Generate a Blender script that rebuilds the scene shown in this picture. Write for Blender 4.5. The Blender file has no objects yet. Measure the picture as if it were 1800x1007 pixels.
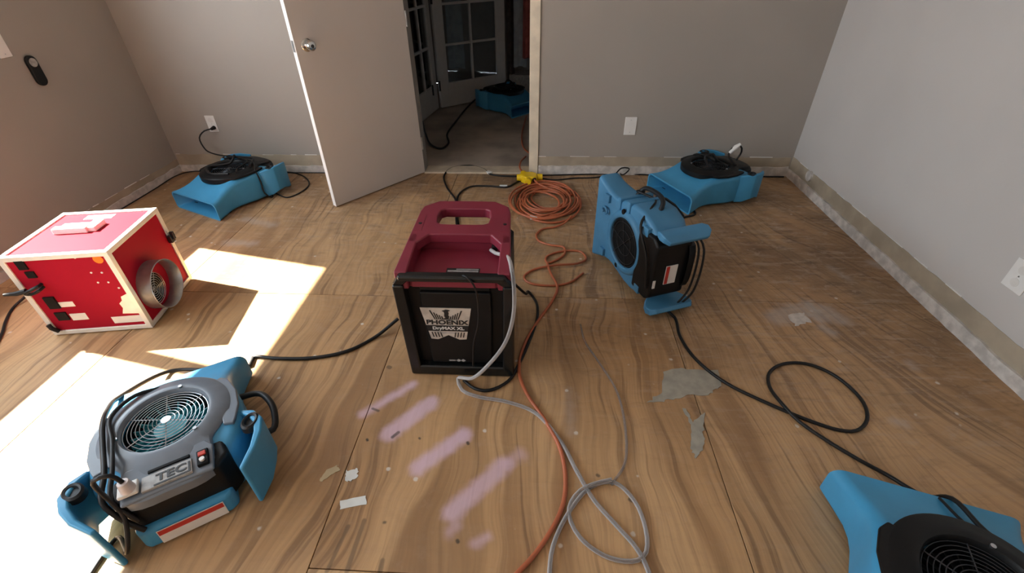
import bpy, bmesh, math, random
from mathutils import Vector, Matrix, noise
random.seed(7)
S = bpy.context.scene
C = S.collection
PI = math.pi

# ------------------------------------------------------------------ camera
CAM_H = 1.38
F_PX, PITCH, YAW, ROLL = 819.8, 0.627254, -0.0653129, -0.0178213
XL, XR, YB = -2.807, 1.818, 3.356          # left wall, right wall, back wall
_cy, _sy = math.cos(YAW), math.sin(YAW)
FWD = Vector((_sy*math.cos(PITCH), _cy*math.cos(PITCH), -math.sin(PITCH)))
_r = Vector((_cy, -_sy, 0)); _u = _r.cross(FWD)
RIGHT = _r*math.cos(ROLL) + _u*math.sin(ROLL)
UP = -_r*math.sin(ROLL) + _u*math.cos(ROLL)
cd = bpy.data.cameras.new('camera'); cam = bpy.data.objects.new('camera', cd); C.objects.link(cam)
M = Matrix((RIGHT, UP, -FWD)).transposed().to_4x4(); M.translation = (0, 0, CAM_H)
cam.matrix_world = M
cd.sensor_width = 36.0; cd.lens = F_PX/1800*36; cd.clip_start = 0.02
S.camera = cam

# ------------------------------------------------------------------ light
W = bpy.data.worlds.new('sky'); S.world = W; W.use_nodes = True
bg = W.node_tree.nodes['Background']
bg.inputs[0].default_value = (0.80, 0.91, 1.0, 1); bg.inputs[1].default_value = 7.0
sl = bpy.data.lights.new('sun', 'SUN'); sl.energy = 30.0; sl.angle = math.radians(0.7); sl.color = (1.0, 0.93, 0.80)
so = bpy.data.objects.new('sun', sl); C.objects.link(so)
SUN = Vector((0.41, -0.092, -0.417)).normalized()
so.rotation_euler = SUN.to_track_quat('-Z', 'Y').to_euler(); so.location = (-6, 2, 6)
vs = S.view_settings
vs.view_transform = 'Standard'; vs.look = 'None'; vs.gamma = 1.0; vs.use_curve_mapping = False
vs.exposure = 0.70
S.cycles.use_denoising = True
S.cycles.max_bounces = 10; S.cycles.diffuse_bounces = 6; S.cycles.sample_clamp_indirect = 8.0

# window openings in the left wall
WY0, WY1, WYM0, WYM1, WZ0, WZ1 = 0.62, 2.43, 1.576, 1.63, 0.868, 1.80
VY0, VY1 = -1.15, 0.28                    # added unseen left window, put in to light the foreground
YF, ZC = -1.35, 2.44

def portal(name, loc, rot, sx, sy):
    l = bpy.data.lights.new(name, 'AREA'); l.shape = 'RECTANGLE'; l.size = sx; l.size_y = sy
    l.cycles.is_portal = True
    o = bpy.data.objects.new(name, l); C.objects.link(o); o.location = loc; o.rotation_euler = rot
portal('sky_portal_side', (XL-0.11, (WY0+WY1)/2, (WZ0+WZ1)/2), (0, -PI/2, 0), WZ1-WZ0, WY1-WY0)
portal('sky_portal_added', (XL-0.11, (VY0+VY1)/2, (WZ0+WZ1)/2), (0, -PI/2, 0), WZ1-WZ0, VY1-VY0)

# ------------------------------------------------------------------ pixel -> place helpers (places on the real surfaces)
def ray(px, py): return FWD + RIGHT*((px-900)/F_PX) + UP*((503.5-py)/F_PX)
def fl(px, py, z=0.0):
    d = ray(px, py); t = (z-CAM_H)/d.z
    return Vector((0, 0, CAM_H)) + d*t
def onx(px, py, x):
    d = ray(px, py); return Vector((0, 0, CAM_H)) + d*(x/d.x)
def ony(px, py, y):
    d = ray(px, py); return Vector((0, 0, CAM_H)) + d*(y/d.y)

# ------------------------------------------------------------------ materials
def mat(name):
    m = bpy.data.materials.new(name); m.use_nodes = True
    nt = m.node_tree; b = nt.nodes['Principled BSDF']
    return m, nt, b
def N(nt, t, **kw):
    n = nt.nodes.new(t)
    for k, v in kw.items():
        if k in ('operation', 'blend_type', 'data_type', 'noise_dimensions', 'interpolation_type', 'feature'): setattr(n, k, v)
        else: n.inputs[k].default_value = v
    return n
def mixc(nt, fac, a, b):
    n = nt.nodes.new('ShaderNodeMix'); n.data_type = 'RGBA'
    for i, v in ((0, fac), (6, a), (7, b)):
        if hasattr(v, 'is_output'): nt.links.new(v, n.inputs[i])
        elif isinstance(v, (int, float)): n.inputs[i].default_value = v
        else: n.inputs[i].default_value = (*v, 1)
    return n.outputs[2]
def ramp(nt, val, lo, hi, a=0.0, b=1.0):
    n = nt.nodes.new('ShaderNodeMapRange'); n.interpolation_type = 'SMOOTHSTEP'
    nt.links.new(val, n.inputs[0]); n.inputs[1].default_value = lo; n.inputs[2].default_value = hi
    n.inputs[3].default_value = a; n.inputs[4].default_value = b
    return n.outputs[0]
def math_(nt, op, a, b=None):
    n = nt.nodes.new('ShaderNodeMath'); n.operation = op
    for i, v in enumerate((a, b)):
        if v is None: continue
        if hasattr(v, 'is_output'): nt.links.new(v, n.inputs[i])
        else: n.inputs[i].default_value = v
    return n.outputs[0]
def simple(name, col, rough=0.5, metal=0.0, var=0.08, scale=18.0, bump=0.0, bscale=200.0, spec=0.5):
    m, nt, b = mat(name)
    tc = nt.nodes.new('ShaderNodeTexCoord')
    nz = N(nt, 'ShaderNodeTexNoise', Scale=scale, Detail=4.0)
    nt.links.new(tc.outputs['Object'], nz.inputs['Vector'])
    f = ramp(nt, nz.outputs['Fac'], 0.3, 0.7)
    c = mixc(nt, f, tuple(x*(1-var) for x in col), tuple(min(1, x*(1+var)) for x in col))
    nt.links.new(c, b.inputs['Base Color'])
    b.inputs['Roughness'].default_value = rough; b.inputs['Metallic'].default_value = metal
    b.inputs['Specular IOR Level'].default_value = spec
    if bump:
        n2 = N(nt, 'ShaderNodeTexNoise', Scale=bscale, Detail=3.0)
        nt.links.new(tc.outputs['Object'], n2.inputs['Vector'])
        bp = N(nt, 'ShaderNodeBump', Strength=bump, Distance=0.002)
        nt.links.new(n2.outputs['Fac'], bp.inputs['Height']); nt.links.new(bp.outputs[0], b.inputs['Normal'])
    return m

def srgb(r, g, b):
    f = lambda x: (x/255/12.92) if x/255 <= 0.04045 else ((x/255+0.055)/1.055)**2.4
    return (f(r), f(g), f(b))

MAT = {}
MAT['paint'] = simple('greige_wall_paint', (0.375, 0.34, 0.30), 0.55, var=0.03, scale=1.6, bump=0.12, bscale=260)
MAT['paint_lit'] = simple('cool_greige_paint_lit', (0.60, 0.57, 0.545), 0.5, var=0.03, scale=1.6, bump=0.12, bscale=260)  # lightened copy of the wall paint: direct window light put into the colour
MAT['ceiling'] = simple('ceiling_white', (0.52, 0.51, 0.49), 0.8, var=0.03)
MAT['tan_strip'] = simple('bare_tan_drywall', (0.40, 0.335, 0.25), 0.8, var=0.12, scale=7)
MAT['plaster'] = simple('chalky_wall_foot', (0.60, 0.56, 0.52), 0.85, var=0.18, scale=22, bump=0.5, bscale=90)
MAT['door_paint'] = simple('off_white_door_paint', (0.60, 0.555, 0.525), 0.42, var=0.02, scale=2)
MAT['door_edge'] = simple('white_door_edge_paint', (0.88, 0.86, 0.84), 0.45, var=0.02)
MAT['cream_wood'] = simple('cream_jamb_wood', (0.80, 0.70, 0.55), 0.5, var=0.1, scale=9)
MAT['pale_wood'] = simple('pale_threshold_wood', (0.58, 0.49, 0.37), 0.6, var=0.12, scale=14)
MAT['hall_floor'] = simple('dusty_hall_floor', (0.42, 0.355, 0.295), 0.7, var=0.25, scale=3.2)
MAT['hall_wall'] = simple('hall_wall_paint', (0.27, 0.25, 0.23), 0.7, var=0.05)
MAT['white_frame'] = simple('french_door_white', (0.62, 0.61, 0.60), 0.4, var=0.03)
MAT['blue'] = simple('sky_blue_rotomoulded_plastic', (0.055, 0.30, 0.53), 0.42, var=0.06, scale=7, bump=0.08, bscale=320)
MAT['blue_dark'] = simple('faded_blue_plastic', (0.06, 0.22, 0.39), 0.5, var=0.08, scale=7, bump=0.08, bscale=320)
MAT['black'] = simple('black_plastic', (0.006, 0.006, 0.0065), 0.45, var=0.15, bump=0.06, spec=0.28)
MAT['black_gloss'] = simple('glossy_black_plastic', (0.007, 0.0075, 0.008), 0.27, var=0.1, spec=0.5)
MAT['black_matte'] = simple('matte_black_plastic', (0.006, 0.006, 0.0065), 0.7, var=0.15, spec=0.2)
MAT['sheen_grey'] = simple('sheen_greyed_plastic', (0.165, 0.19, 0.225), 0.32, var=0.06, bump=0.05)  # black plastic greyed: window reflection painted into its base colour
MAT['rubber'] = simple('black_rubber', (0.012, 0.012, 0.013), 0.5, var=0.1, spec=0.35)
MAT['cord'] = simple('black_cord_jacket', (0.011, 0.010, 0.010), 0.45, var=0.1, spec=0.35)
MAT['orange'] = simple('orange_cord_jacket', (0.44, 0.12, 0.05), 0.42, var=0.12, scale=6)
MAT['teal'] = simple('teal_impeller_plastic', (0.04, 0.30, 0.36), 0.4, var=0.1)
MAT['wire'] = simple('steel_wire', (0.55, 0.56, 0.58), 0.3, metal=1.0, var=0.05)
MAT['dark_wire'] = simple('dark_grille_wire', (0.05, 0.05, 0.055), 0.4, metal=0.6, var=0.05)
MAT['alu'] = simple('aluminium_edge_trim', (0.83, 0.80, 0.74), 0.38, metal=0.25, var=0.05)
MAT['galv'] = simple('galvanised_sheet', (0.42, 0.42, 0.41), 0.38, metal=0.85, var=0.1, scale=30)
MAT['red'] = simple('red_panel', (0.33, 0.007, 0.022), 0.6, var=0.05, scale=4, spec=0.1)
MAT['maroon'] = simple('maroon_plastic', (0.215, 0.020, 0.040), 0.42, var=0.06, scale=6, bump=0.06, bscale=300)
MAT['label_white'] = simple('white_label', (0.75, 0.72, 0.68), 0.5, var=0.04)
MAT['label_red'] = simple('red_label_print', (0.50, 0.03, 0.02), 0.5, var=0.1)
MAT['label_grey'] = simple('grey_label', (0.35, 0.34, 0.33), 0.5, var=0.2, scale=60)
MAT['silver'] = simple('silver_badge', (0.62, 0.58, 0.52), 0.35, metal=0.35, var=0.15, scale=30)
MAT['ink'] = simple('black_ink', (0.012, 0.011, 0.011), 0.5)
MAT['chrome'] = simple('satin_chrome', (0.72, 0.70, 0.66), 0.16, metal=1.0, var=0.03)
MAT['plate'] = simple('white_wall_plate', (0.82, 0.80, 0.77), 0.35, var=0.02)
MAT['yellow'] = simple('yellow_splitter_plastic', (0.86, 0.56, 0.01), 0.4, var=0.06)
MAT['putty'] = simple('grey_floor_putty', (0.37, 0.345, 0.285), 0.75, var=0.12, scale=25, bump=0.3)
MAT['scrap'] = simple('white_paper_scrap', (0.74, 0.75, 0.72), 0.7, var=0.06)
MAT['scrap_tan'] = simple('tan_paper_scrap', (0.52, 0.42, 0.26), 0.7, var=0.1)
MAT['sticker'] = simple('orange_sticker', (0.90, 0.19, 0.01), 0.5, var=0.03)
MAT['shirt'] = simple('pale_blue_cloth', (0.32, 0.37, 0.42), 0.9, var=0.12)
MAT['red_cloth'] = simple('dark_red_cloth', (0.33, 0.09, 0.08), 0.9, var=0.2)
MAT['brown_cloth'] = simple('brown_cloth', (0.06, 0.045, 0.04), 0.9, var=0.2)
MAT['tag_white'] = simple('white_cord_tag', (0.80, 0.79, 0.76), 0.5)
MAT['red_switch'] = simple('red_rocker_switch', (0.55, 0.05, 0.03), 0.3)
MAT['clear_plug'] = simple('translucent_plug_plastic', (0.70, 0.62, 0.60), 0.25, var=0.1)

def glassy(name, tint, gloss):
    m, nt, b = mat(name)
    nt.nodes.remove(b); out = nt.nodes['Material Output']
    t = nt.nodes.new('ShaderNodeBsdfTransparent'); t.inputs[0].default_value = (*tint, 1)
    g = nt.nodes.new('ShaderNodeBsdfGlossy'); g.inputs['Roughness'].default_value = 0.04
    fr = nt.nodes.new('ShaderNodeFresnel'); fr.inputs[0].default_value = 1.5
    k = math_(nt, 'MULTIPLY', fr.outputs[0], gloss)
    mx = nt.nodes.new('ShaderNodeMixShader'); nt.links.new(k, mx.inputs[0]); nt.links.new(t.outputs[0], mx.inputs[1]); nt.links.new(g.outputs[0], mx.inputs[2])
    nt.links.new(mx.outputs[0], out.inputs[0]); return m
MAT['glass'] = glassy('door_glass', (0.93, 0.95, 0.95), 1.0)
def hose_mat(nm='clear_vinyl_hose', amt=1.0):
    m, nt, b = mat(nm)
    nt.nodes.remove(b); out = nt.nodes['Material Output']
    t = nt.nodes.new('ShaderNodeBsdfTransparent'); t.inputs[0].default_value = (0.80, 0.78, 0.77, 1)
    p = nt.nodes.new('ShaderNodeBsdfPrincipled'); p.inputs['Base Color'].default_value = (0.55, 0.52, 0.51, 1); p.inputs['Roughness'].default_value = 0.18
    tc = nt.nodes.new('ShaderNodeTexCoord'); nz = N(nt, 'ShaderNodeTexNoise', Scale=9.0)
    nt.links.new(tc.outputs['Object'], nz.inputs['Vector'])
    lw = nt.nodes.new('ShaderNodeLayerWeight'); lw.inputs[0].default_value = 0.55
    f = math_(nt, 'MULTIPLY', math_(nt, 'ADD', lw.outputs['Facing'], 0.25), ramp(nt, nz.outputs['Fac'], 0.2, 0.6, 0.75*amt, amt))
    mx = nt.nodes.new('ShaderNodeMixShader'); nt.links.new(f, mx.inputs[0]); nt.links.new(t.outputs[0], mx.inputs[1]); nt.links.new(p.outputs[0], mx.inputs[2])
    nt.links.new(mx.outputs[0], out.inputs[0]); return m
MAT['hose'] = hose_mat()
MAT['hose_faint'] = hose_mat('thin_clear_tube', 0.4)

def plywood():
    m, nt, b = mat('worn_plywood_subfloor')
    L = nt.links.new
    geo = nt.nodes.new('ShaderNodeNewGeometry'); pos = geo.outputs['Position']
    oi = nt.nodes.new('ShaderNodeObjectInfo')
    rnd = math_(nt, 'MULTIPLY', oi.outputs['Random'], 37.0)
    sep = nt.nodes.new('ShaderNodeSeparateXYZ'); L(pos, sep.inputs[0])
    wn = N(nt, 'ShaderNodeTexNoise', Scale=0.9, Detail=2.0); L(pos, wn.inputs['Vector'])
    wn2 = N(nt, 'ShaderNodeTexNoise', Scale=3.5, Detail=2.0); L(pos, wn2.inputs['Vector'])
    wx = math_(nt, 'ADD', sep.outputs['X'], math_(nt, 'MULTIPLY', math_(nt, 'SUBTRACT', wn.outputs['Fac'], 0.5), 0.42))
    wx = math_(nt, 'ADD', wx, math_(nt, 'MULTIPLY', math_(nt, 'SUBTRACT', wn2.outputs['Fac'], 0.5), 0.055))
    # grain leans to the right on the right-hand side of the room
    lean = math_(nt, 'MULTIPLY', ramp(nt, sep.outputs['X'], 0.3, 1.5), 0.55)
    wx = math_(nt, 'ADD', wx, math_(nt, 'MULTIPLY', sep.outputs['Y'], lean))
    def vec(sx, sy):
        c = nt.nodes.new('ShaderNodeCombineXYZ')
        L(math_(nt, 'MULTIPLY', wx, sx), c.inputs[0]); L(math_(nt, 'MULTIPLY', sep.outputs['Y'], sy), c.inputs[1]); L(rnd, c.inputs[2])
        return c.outputs[0]
    back = ramp(nt, math_(nt, 'ADD', sep.outputs['Y'], math_(nt, 'MULTIPLY', sep.outputs['X'], 0.45)), 0.7, 2.9)
    fade = math_(nt, 'SUBTRACT', 1.0, math_(nt, 'MULTIPLY', back, 0.6))
    # cathedral grain: contour lines of a stretched noise
    h = N(nt, 'ShaderNodeTexNoise', Scale=1.0, Detail=1.5, Roughness=0.45); L(vec(2.3, 0.26), h.inputs['Vector'])
    rings = math_(nt, 'SINE', math_(nt, 'MULTIPLY', h.outputs['Fac'], 44.0))
    ringf = ramp(nt, rings, -0.15, 0.75)
    brk = N(nt, 'ShaderNodeTexNoise', Scale=1.0, Detail=3.0); L(vec(4.0, 0.9), brk.inputs['Vector'])
    ringf = math_(nt, 'MULTIPLY', ringf, ramp(nt, brk.outputs['Fac'], 0.34, 0.66, 0.12, 1.0))
    fib = N(nt, 'ShaderNodeTexNoise', Scale=1.0, Detail=4.0, Roughness=0.65); L(vec(70.0, 2.6), fib.inputs['Vector'])
    fibf = ramp(nt, fib.outputs['Fac'], 0.35, 0.70)
    stk = N(nt, 'ShaderNodeTexNoise', Scale=1.0, Detail=3.0, Roughness=0.55); L(vec(34.0, 1.0), stk.inputs['Vector'])
    stkf = math_(nt, 'MULTIPLY', ramp(nt, stk.outputs['Fac'], 0.52, 0.64), ramp(nt, brk.outputs['Fac'], 0.62, 0.42, 0.25, 1.0))
    tone = N(nt, 'ShaderNodeTexNoise', Scale=1.0, Detail=2.0); L(vec(1.6, 0.5), tone.inputs['Vector'])
    basec = mixc(nt, ramp(nt, tone.outputs['Fac'], 0.35, 0.65), (0.64, 0.40, 0.20), (0.51, 0.295, 0.135))
    col = mixc(nt, math_(nt, 'MULTIPLY', math_(nt, 'MULTIPLY', ringf, 0.66), fade), basec, (0.23, 0.110, 0.043))
    col = mixc(nt, math_(nt, 'MULTIPLY', stkf, 0.62), col, (0.165, 0.080, 0.035))
    col = mixc(nt, math_(nt, 'MULTIPLY', fibf, 0.30), col, (0.22, 0.125, 0.063))
    # trodden dirt and scuffs, plus painted light falloff: darker towards the back and right
    d1 = N(nt, 'ShaderNodeTexNoise', Scale=2.1, Detail=5.0, Roughness=0.6); L(pos, d1.inputs['Vector'])
    dirt_falloff = math_(nt, 'MULTIPLY', ramp(nt, d1.outputs['Fac'], 0.22, 0.78), math_(nt, 'ADD', math_(nt, 'MULTIPLY', back, 0.66), 0.12))
    col = mixc(nt, dirt_falloff, col, (0.135, 0.090, 0.062))
    d2 = N(nt, 'ShaderNodeTexNoise', Scale=1.0, Detail=6.0, Roughness=0.7)
    rot = nt.nodes.new('ShaderNodeMapping'); rot.inputs['Rotation'].default_value = (0, 0, 0.75); rot.inputs['Scale'].default_value = (6.0, 34.0, 1.0)
    L(pos, rot.inputs[0]); L(rot.outputs[0], d2.inputs['Vector'])
    scuff = math_(nt, 'MULTIPLY', ramp(nt, d2.outputs['Fac'], 0.50, 0.66), math_(nt, 'ADD', math_(nt, 'MULTIPLY', back, 0.55), 0.05))
    col = mixc(nt, scuff, col, (0.47, 0.36, 0.27))
    d3 = N(nt, 'ShaderNodeTexNoise', Scale=1.0, Detail=5.0, Roughness=0.7)
    rot3 = nt.nodes.new('ShaderNodeMapping'); rot3.inputs['Rotation'].default_value = (0, 0, 0.95); rot3.inputs['Scale'].default_value = (9.0, 30.0, 1.0)
    L(pos, rot3.inputs[0]); L(rot3.outputs[0], d3.inputs['Vector'])
    col = mixc(nt, math_(nt, 'MULTIPLY', ramp(nt, d3.outputs['Fac'], 0.50, 0.68), math_(nt, 'ADD', math_(nt, 'MULTIPLY', back, 0.45), 0.06)), col, (0.10, 0.062, 0.038))
    d4 = N(nt, 'ShaderNodeTexNoise', Scale=17.0, Detail=6.0, Roughness=0.72); L(pos, d4.inputs['Vector'])
    col = mixc(nt, math_(nt, 'MULTIPLY', ramp(nt, d4.outputs['Fac'], 0.54, 0.68), math_(nt, 'ADD', math_(nt, 'MULTIPLY', back, 0.42), 0.10)), col, (0.50, 0.375, 0.28))
    # small paint specks
    sp = nt.nodes.new('ShaderNodeTexVoronoi'); sp.inputs['Scale'].default_value = 9.0; L(pos, sp.inputs['Vector'])
    sn = N(nt, 'ShaderNodeTexNoise', Scale=60.0, Detail=2.0); L(pos, sn.inputs['Vector'])
    spd = math_(nt, 'ADD', sp.outputs['Distance'], math_(nt, 'MULTIPLY', sn.outputs['Fac'], 0.09))
    col = mixc(nt, ramp(nt, spd, 0.135, 0.085, 0.0, 0.8), col, (0.66, 0.60, 0.52))
    # pinkish-lavender primer swipes and grey smears left on the boards
    ragn = N(nt, 'ShaderNodeTexNoise', Scale=26.0, Detail=4.0); L(pos, ragn.inputs['Vector'])
    rag = math_(nt, 'MULTIPLY', math_(nt, 'SUBTRACT', ragn.outputs['Fac'], 0.5), 0.05)
    def capsule(a, c, r, soft, amount, tint, ragk=1.0):
        nonlocal col
        a = Vector((a[0], a[1], 0)); c = Vector((c[0], c[1], 0)); ba = c-a
        pa = nt.nodes.new('ShaderNodeVectorMath'); pa.operation = 'SUBTRACT'; L(pos, pa.inputs[0]); pa.inputs[1].default_value = a
        dt = nt.nodes.new('ShaderNodeVectorMath'); dt.operation = 'DOT_PRODUCT'; L(pa.outputs[0], dt.inputs[0]); dt.inputs[1].default_value = ba/ba.dot(ba)
        cl = nt.nodes.new('ShaderNodeClamp'); L(dt.outputs['Value'], cl.inputs[0])
        sc = nt.nodes.new('ShaderNodeVectorMath'); sc.operation = 'SCALE'; sc.inputs[0].default_value = ba; L(cl.outputs[0], sc.inputs['Scale'])
        df = nt.nodes.new('ShaderNodeVectorMath'); df.operation = 'SUBTRACT'; L(pa.outputs[0], df.inputs[0]); L(sc.outputs[0], df.inputs[1])
        ln = nt.nodes.new('ShaderNodeVectorMath'); ln.operation = 'LENGTH'; L(df.outputs[0], ln.inputs[0])
        d = math_(nt, 'ADD', ln.outputs['Value'], math_(nt, 'MULTIPLY', rag, ragk))
        f = ramp(nt, d, r+soft, r-soft, 0.0, amount)
        f = math_(nt, 'MULTIPLY', f, ramp(nt, fib.outputs['Fac'], 0.3, 0.75, 1.0, 0.85))
        col = mixc(nt, f, col, tint)
    lav = (0.66, 0.47, 0.57)
    for p, q, r, am in (((638, 728), (725, 676), .012, .75), ((684, 762), (757, 708), .023, .8), ((735, 822), (815, 764), .021, .82),
                        ((795, 900), (885, 818), .022, .72), ((800, 925), (790, 935), .012, .45), ((835, 955), (856, 944), .008, .6),
                        ((890, 812), (915, 798), .016, .4)):
        capsule(fl(*p), fl(*q), r*1.3, 0.019, am, lav, .5)
    for p, q, r, am in (((1365, 558), (1400, 545), .05, .55), ((1420, 535), (1440, 560), .03, .7), ((1450, 545), (1475, 560), .045, .5), ((1445, 575), (1462, 585), .02, .6), ((430, 385), (480, 395), .03, .35), ((1535, 463), (1562, 472), .03, .5),
                        ((400, 426), (445, 428), .03, .4), ((1575, 742), (1590, 748), .012, .55), ((1600, 640), (1606, 646), .012, .5),
                        ((1000, 690), (1003, 760), .012, .3), ((1460, 470), (1490, 490), .012, .4)):
        capsule(fl(*p), fl(*q), r, 0.03, am, (0.46, 0.42, 0.39))
    for p, q, r, am in (((645, 772), (646, 774), .004, .9), ((690, 768), (700, 760), .006, .8), ((737, 770), (738, 771), .004, .9),
                        ((822, 778), (823, 780), .005, .85), ((804, 950), (805, 952), .005, .85), ((675, 918), (677, 918), .004, .7),
                        ((683, 645), (685, 646), .009, .6), ((655, 718), (665, 722), .005, .7), ((1107, 878), (1110, 880), .006, .7), ((1050, 835), (1052, 836), .005, .7),
                        ((612, 925), (575, 1003), .006, .5), ((640, 915), (610, 1003), .007, .5), ((672, 985), (668, 1005), .007, .5)):
        capsule(fl(*p), fl(*q), r, 0.003, am, (0.035, 0.028, 0.025), .08)
    L(col, b.inputs['Base Color'])
    rr = ramp(nt, d1.outputs['Fac'], 0.3, 0.7, 0.36, 0.58); L(rr, b.inputs['Roughness'])
    b.inputs['Specular IOR Level'].default_value = 0.4
    bp = N(nt, 'ShaderNodeBump', Strength=0.25, Distance=0.002); L(fib.outputs['Fac'], bp.inputs['Height']); L(bp.outputs[0], b.inputs['Normal'])
    return m
MAT['ply'] = plywood()

# ------------------------------------------------------------------ mesh building
class MB:
    def __init__(s): s.v = []; s.f = []
    def add(s, vs, fs):
        o = len(s.v); s.v += [tuple(p) for p in vs]; s.f += [tuple(i+o for i in f) for f in fs]; return s
    def box(s, x0, x1, y0, y1, z0, z1):
        return s.add([(x0,y0,z0),(x1,y0,z0),(x1,y1,z0),(x0,y1,z0),(x0,y0,z1),(x1,y0,z1),(x1,y1,z1),(x0,y1,z1)],
                     [(0,3,2,1),(4,5,6,7),(0,1,5,4),(1,2,6,5),(2,3,7,6),(3,0,4,7)])
    def hexa(s, lo, hi):      # two quads (bottom ring, top ring)
        return s.add(list(lo)+list(hi), [(0,3,2,1),(4,5,6,7),(0,1,5,4),(1,2,6,5),(2,3,7,6),(3,0,4,7)])
    def prism(s, poly, z0, z1, axis='z'):
        n = len(poly)
        def P(a, b, z): return {'z': (a, b, z), 'y': (a, z, b), 'x': (z, a, b)}[axis]
        zf0 = z0 if callable(z0) else (lambda a, b: z0); zf1 = z1 if callable(z1) else (lambda a, b: z1)
        vs = [P(a, b, zf0(a, b)) for a, b in poly] + [P(a, b, zf1(a, b)) for a, b in poly]
        fs = [tuple(range(n))[::-1], tuple(range(n, 2*n))] + [(i, (i+1) % n, n+(i+1) % n, n+i) for i in range(n)]
        return s.add(vs, fs)
    def loft(s, secs, cap=True, closed=True):
        n = len(secs[0]); vs = [p for q in secs for p in q]; fs = []
        for k in range(len(secs)-1):
            for i in range(n if closed else n-1):
                j = (i+1) % n; fs.append((k*n+i, k*n+j, (k+1)*n+j, (k+1)*n+i))
        if cap: fs += [tuple(range(n))[::-1], tuple(range((len(secs)-1)*n, len(secs)*n))]
        return s.add(vs, fs)
    def lathe(s, prof, seg=32, mtx=None, close=False):   # prof: (r, z)
        vs = []; fs = []; m = len(prof)
        for k in range(seg):
            a = 2*PI*k/seg
            for r, z in prof: 
                p = Vector((r*math.cos(a), r*math.sin(a), z)); vs.append(mtx @ p if mtx else p)
        for k in range(seg):
            k2 = (k+1) % seg
            for i in range(m if close else m-1):
                j = (i+1) % m
                fs.append((k*m+i, k2*m+i, k2*m+j, k*m+j))
        return s.add(vs, fs)
    def disc(s, r, z0, z1, seg=24, mtx=None):
        vs = []
        for z in (z0, z1):
            for k in range(seg):
                a = 2*PI*k/seg; p = Vector((r*math.cos(a), r*math.sin(a), z)); vs.append(mtx @ p if mtx else p)
        return s.add(vs, [tuple(range(seg))[::-1], tuple(range(seg, 2*seg))] + [(i, (i+1) % seg, seg+(i+1) % seg, seg+i) for i in range(seg)])
    def tube(s, pts, r, seg=8, closed=False, cap=True):
        pts = [Vector(p) for p in pts]; n = len(pts); secs = []
        t0 = (pts[1]-pts[0]).normalized(); up = Vector((0, 0, 1)) if abs(t0.z) < .9 else Vector((1, 0, 0))
        nrm = t0.cross(up).normalized()
        for i in range(n):
            a = pts[i-1] if (i > 0 or closed) else pts[i]; b = pts[(i+1) % n] if (i < n-1 or closed) else pts[i]
            t = (b-a).normalized(); nrm = (nrm - t*nrm.dot(t))
            nrm = nrm.normalized() if nrm.length > 1e-6 else t.orthogonal().normalized()
            bn = t.cross(nrm); rr = r[i] if isinstance(r, (list, tuple)) else r
            secs.append([pts[i] + (nrm*math.cos(2*PI*k/seg) + bn*math.sin(2*PI*k/seg))*rr for k in range(seg)])
        if closed: secs.append(secs[0]); cap = False
        return s.loft(secs, cap)
    def build(s, name, m, parent=None, bevel=0.0, bseg=2, angle=35, xf=None):
        me = bpy.data.meshes.new(name); me.from_pydata(s.v, [], s.f); me.validate(); 
        bm = bmesh.new(); bm.from_mesh(me); bmesh.ops.recalc_face_normals(bm, faces=bm.faces); bm.to_mesh(me); bm.free()
        if xf: me.transform(xf)
        me.materials.append(MAT[m] if isinstance(m, str) else m)
        for p in me.polygons: p.use_smooth = True
        me.set_sharp_from_angle(angle=math.radians(angle))
        o = bpy.data.objects.new(name, me); C.objects.link(o)
        if parent: o.parent = parent
        if bevel:
            b = o.modifiers.new('bevel', 'BEVEL'); b.width = bevel; b.segments = bseg; b.limit_method = 'ANGLE'; b.angle_limit = math.radians(30); b.harden_normals = True
        return o

def tag(o, label=None, cat=None, group=None, kind=None):
    if label: o['label'] = label
    if cat: o['category'] = cat
    if group: o['group'] = group
    if kind: o['kind'] = kind
    return o
def empty(name, loc, rz=0.0, mtx=None):
    o = bpy.data.objects.new(name, None); C.objects.link(o); o.empty_display_size = 0.1
    if mtx is not None: o.matrix_world = mtx
    else: o.location = loc; o.rotation_euler = (0, 0, rz)
    return o
def structure(o, label, cat): return tag(o, label, cat, kind='structure')

def spline(pts, step=0.02):
    pts = [Vector(p) for p in pts]; out = []
    P = [pts[0]*2-pts[1]] + pts + [pts[-1]*2-pts[-2]]
    for i in range(1, len(P)-2):
        p0, p1, p2, p3 = P[i-1:i+3]
        # centripetal Catmull-Rom
        t0 = 0.0; t1 = t0+max(1e-4, (p1-p0).length)**.5; t2 = t1+max(1e-4, (p2-p1).length)**.5; t3 = t2+max(1e-4, (p3-p2).length)**.5
        n = max(2, int((p2-p1).length/step))
        for k in range(n):
            t = t1+(t2-t1)*k/n
            a1 = p0*((t1-t)/(t1-t0))+p1*((t-t0)/(t1-t0)); a2 = p1*((t2-t)/(t2-t1))+p2*((t-t1)/(t2-t1)); a3 = p2*((t3-t)/(t3-t2))+p3*((t-t2)/(t3-t2))
            b1 = a1*((t2-t)/(t2-t0))+a2*((t-t0)/(t2-t0)); b2 = a2*((t3-t)/(t3-t1))+a3*((t-t1)/(t3-t1))
            out.append(b1*((t2-t)/(t2-t1))+b2*((t-t1)/(t2-t1)))
    out.append(pts[-1]); return out
def cable(name, pts, r, m, label, cat='cord', seg=8, group=None, step=0.018, parent=None):
    o = MB().tube(spline(pts, step), r, seg).build(name, m, parent, angle=60)
    if not parent: tag(o, label, cat, group or {'power_cord': 'black power cords', 'drain_hose': 'clear drain hoses', 'extension_cord': 'orange extension cords'}.get(name))
    return o

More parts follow.
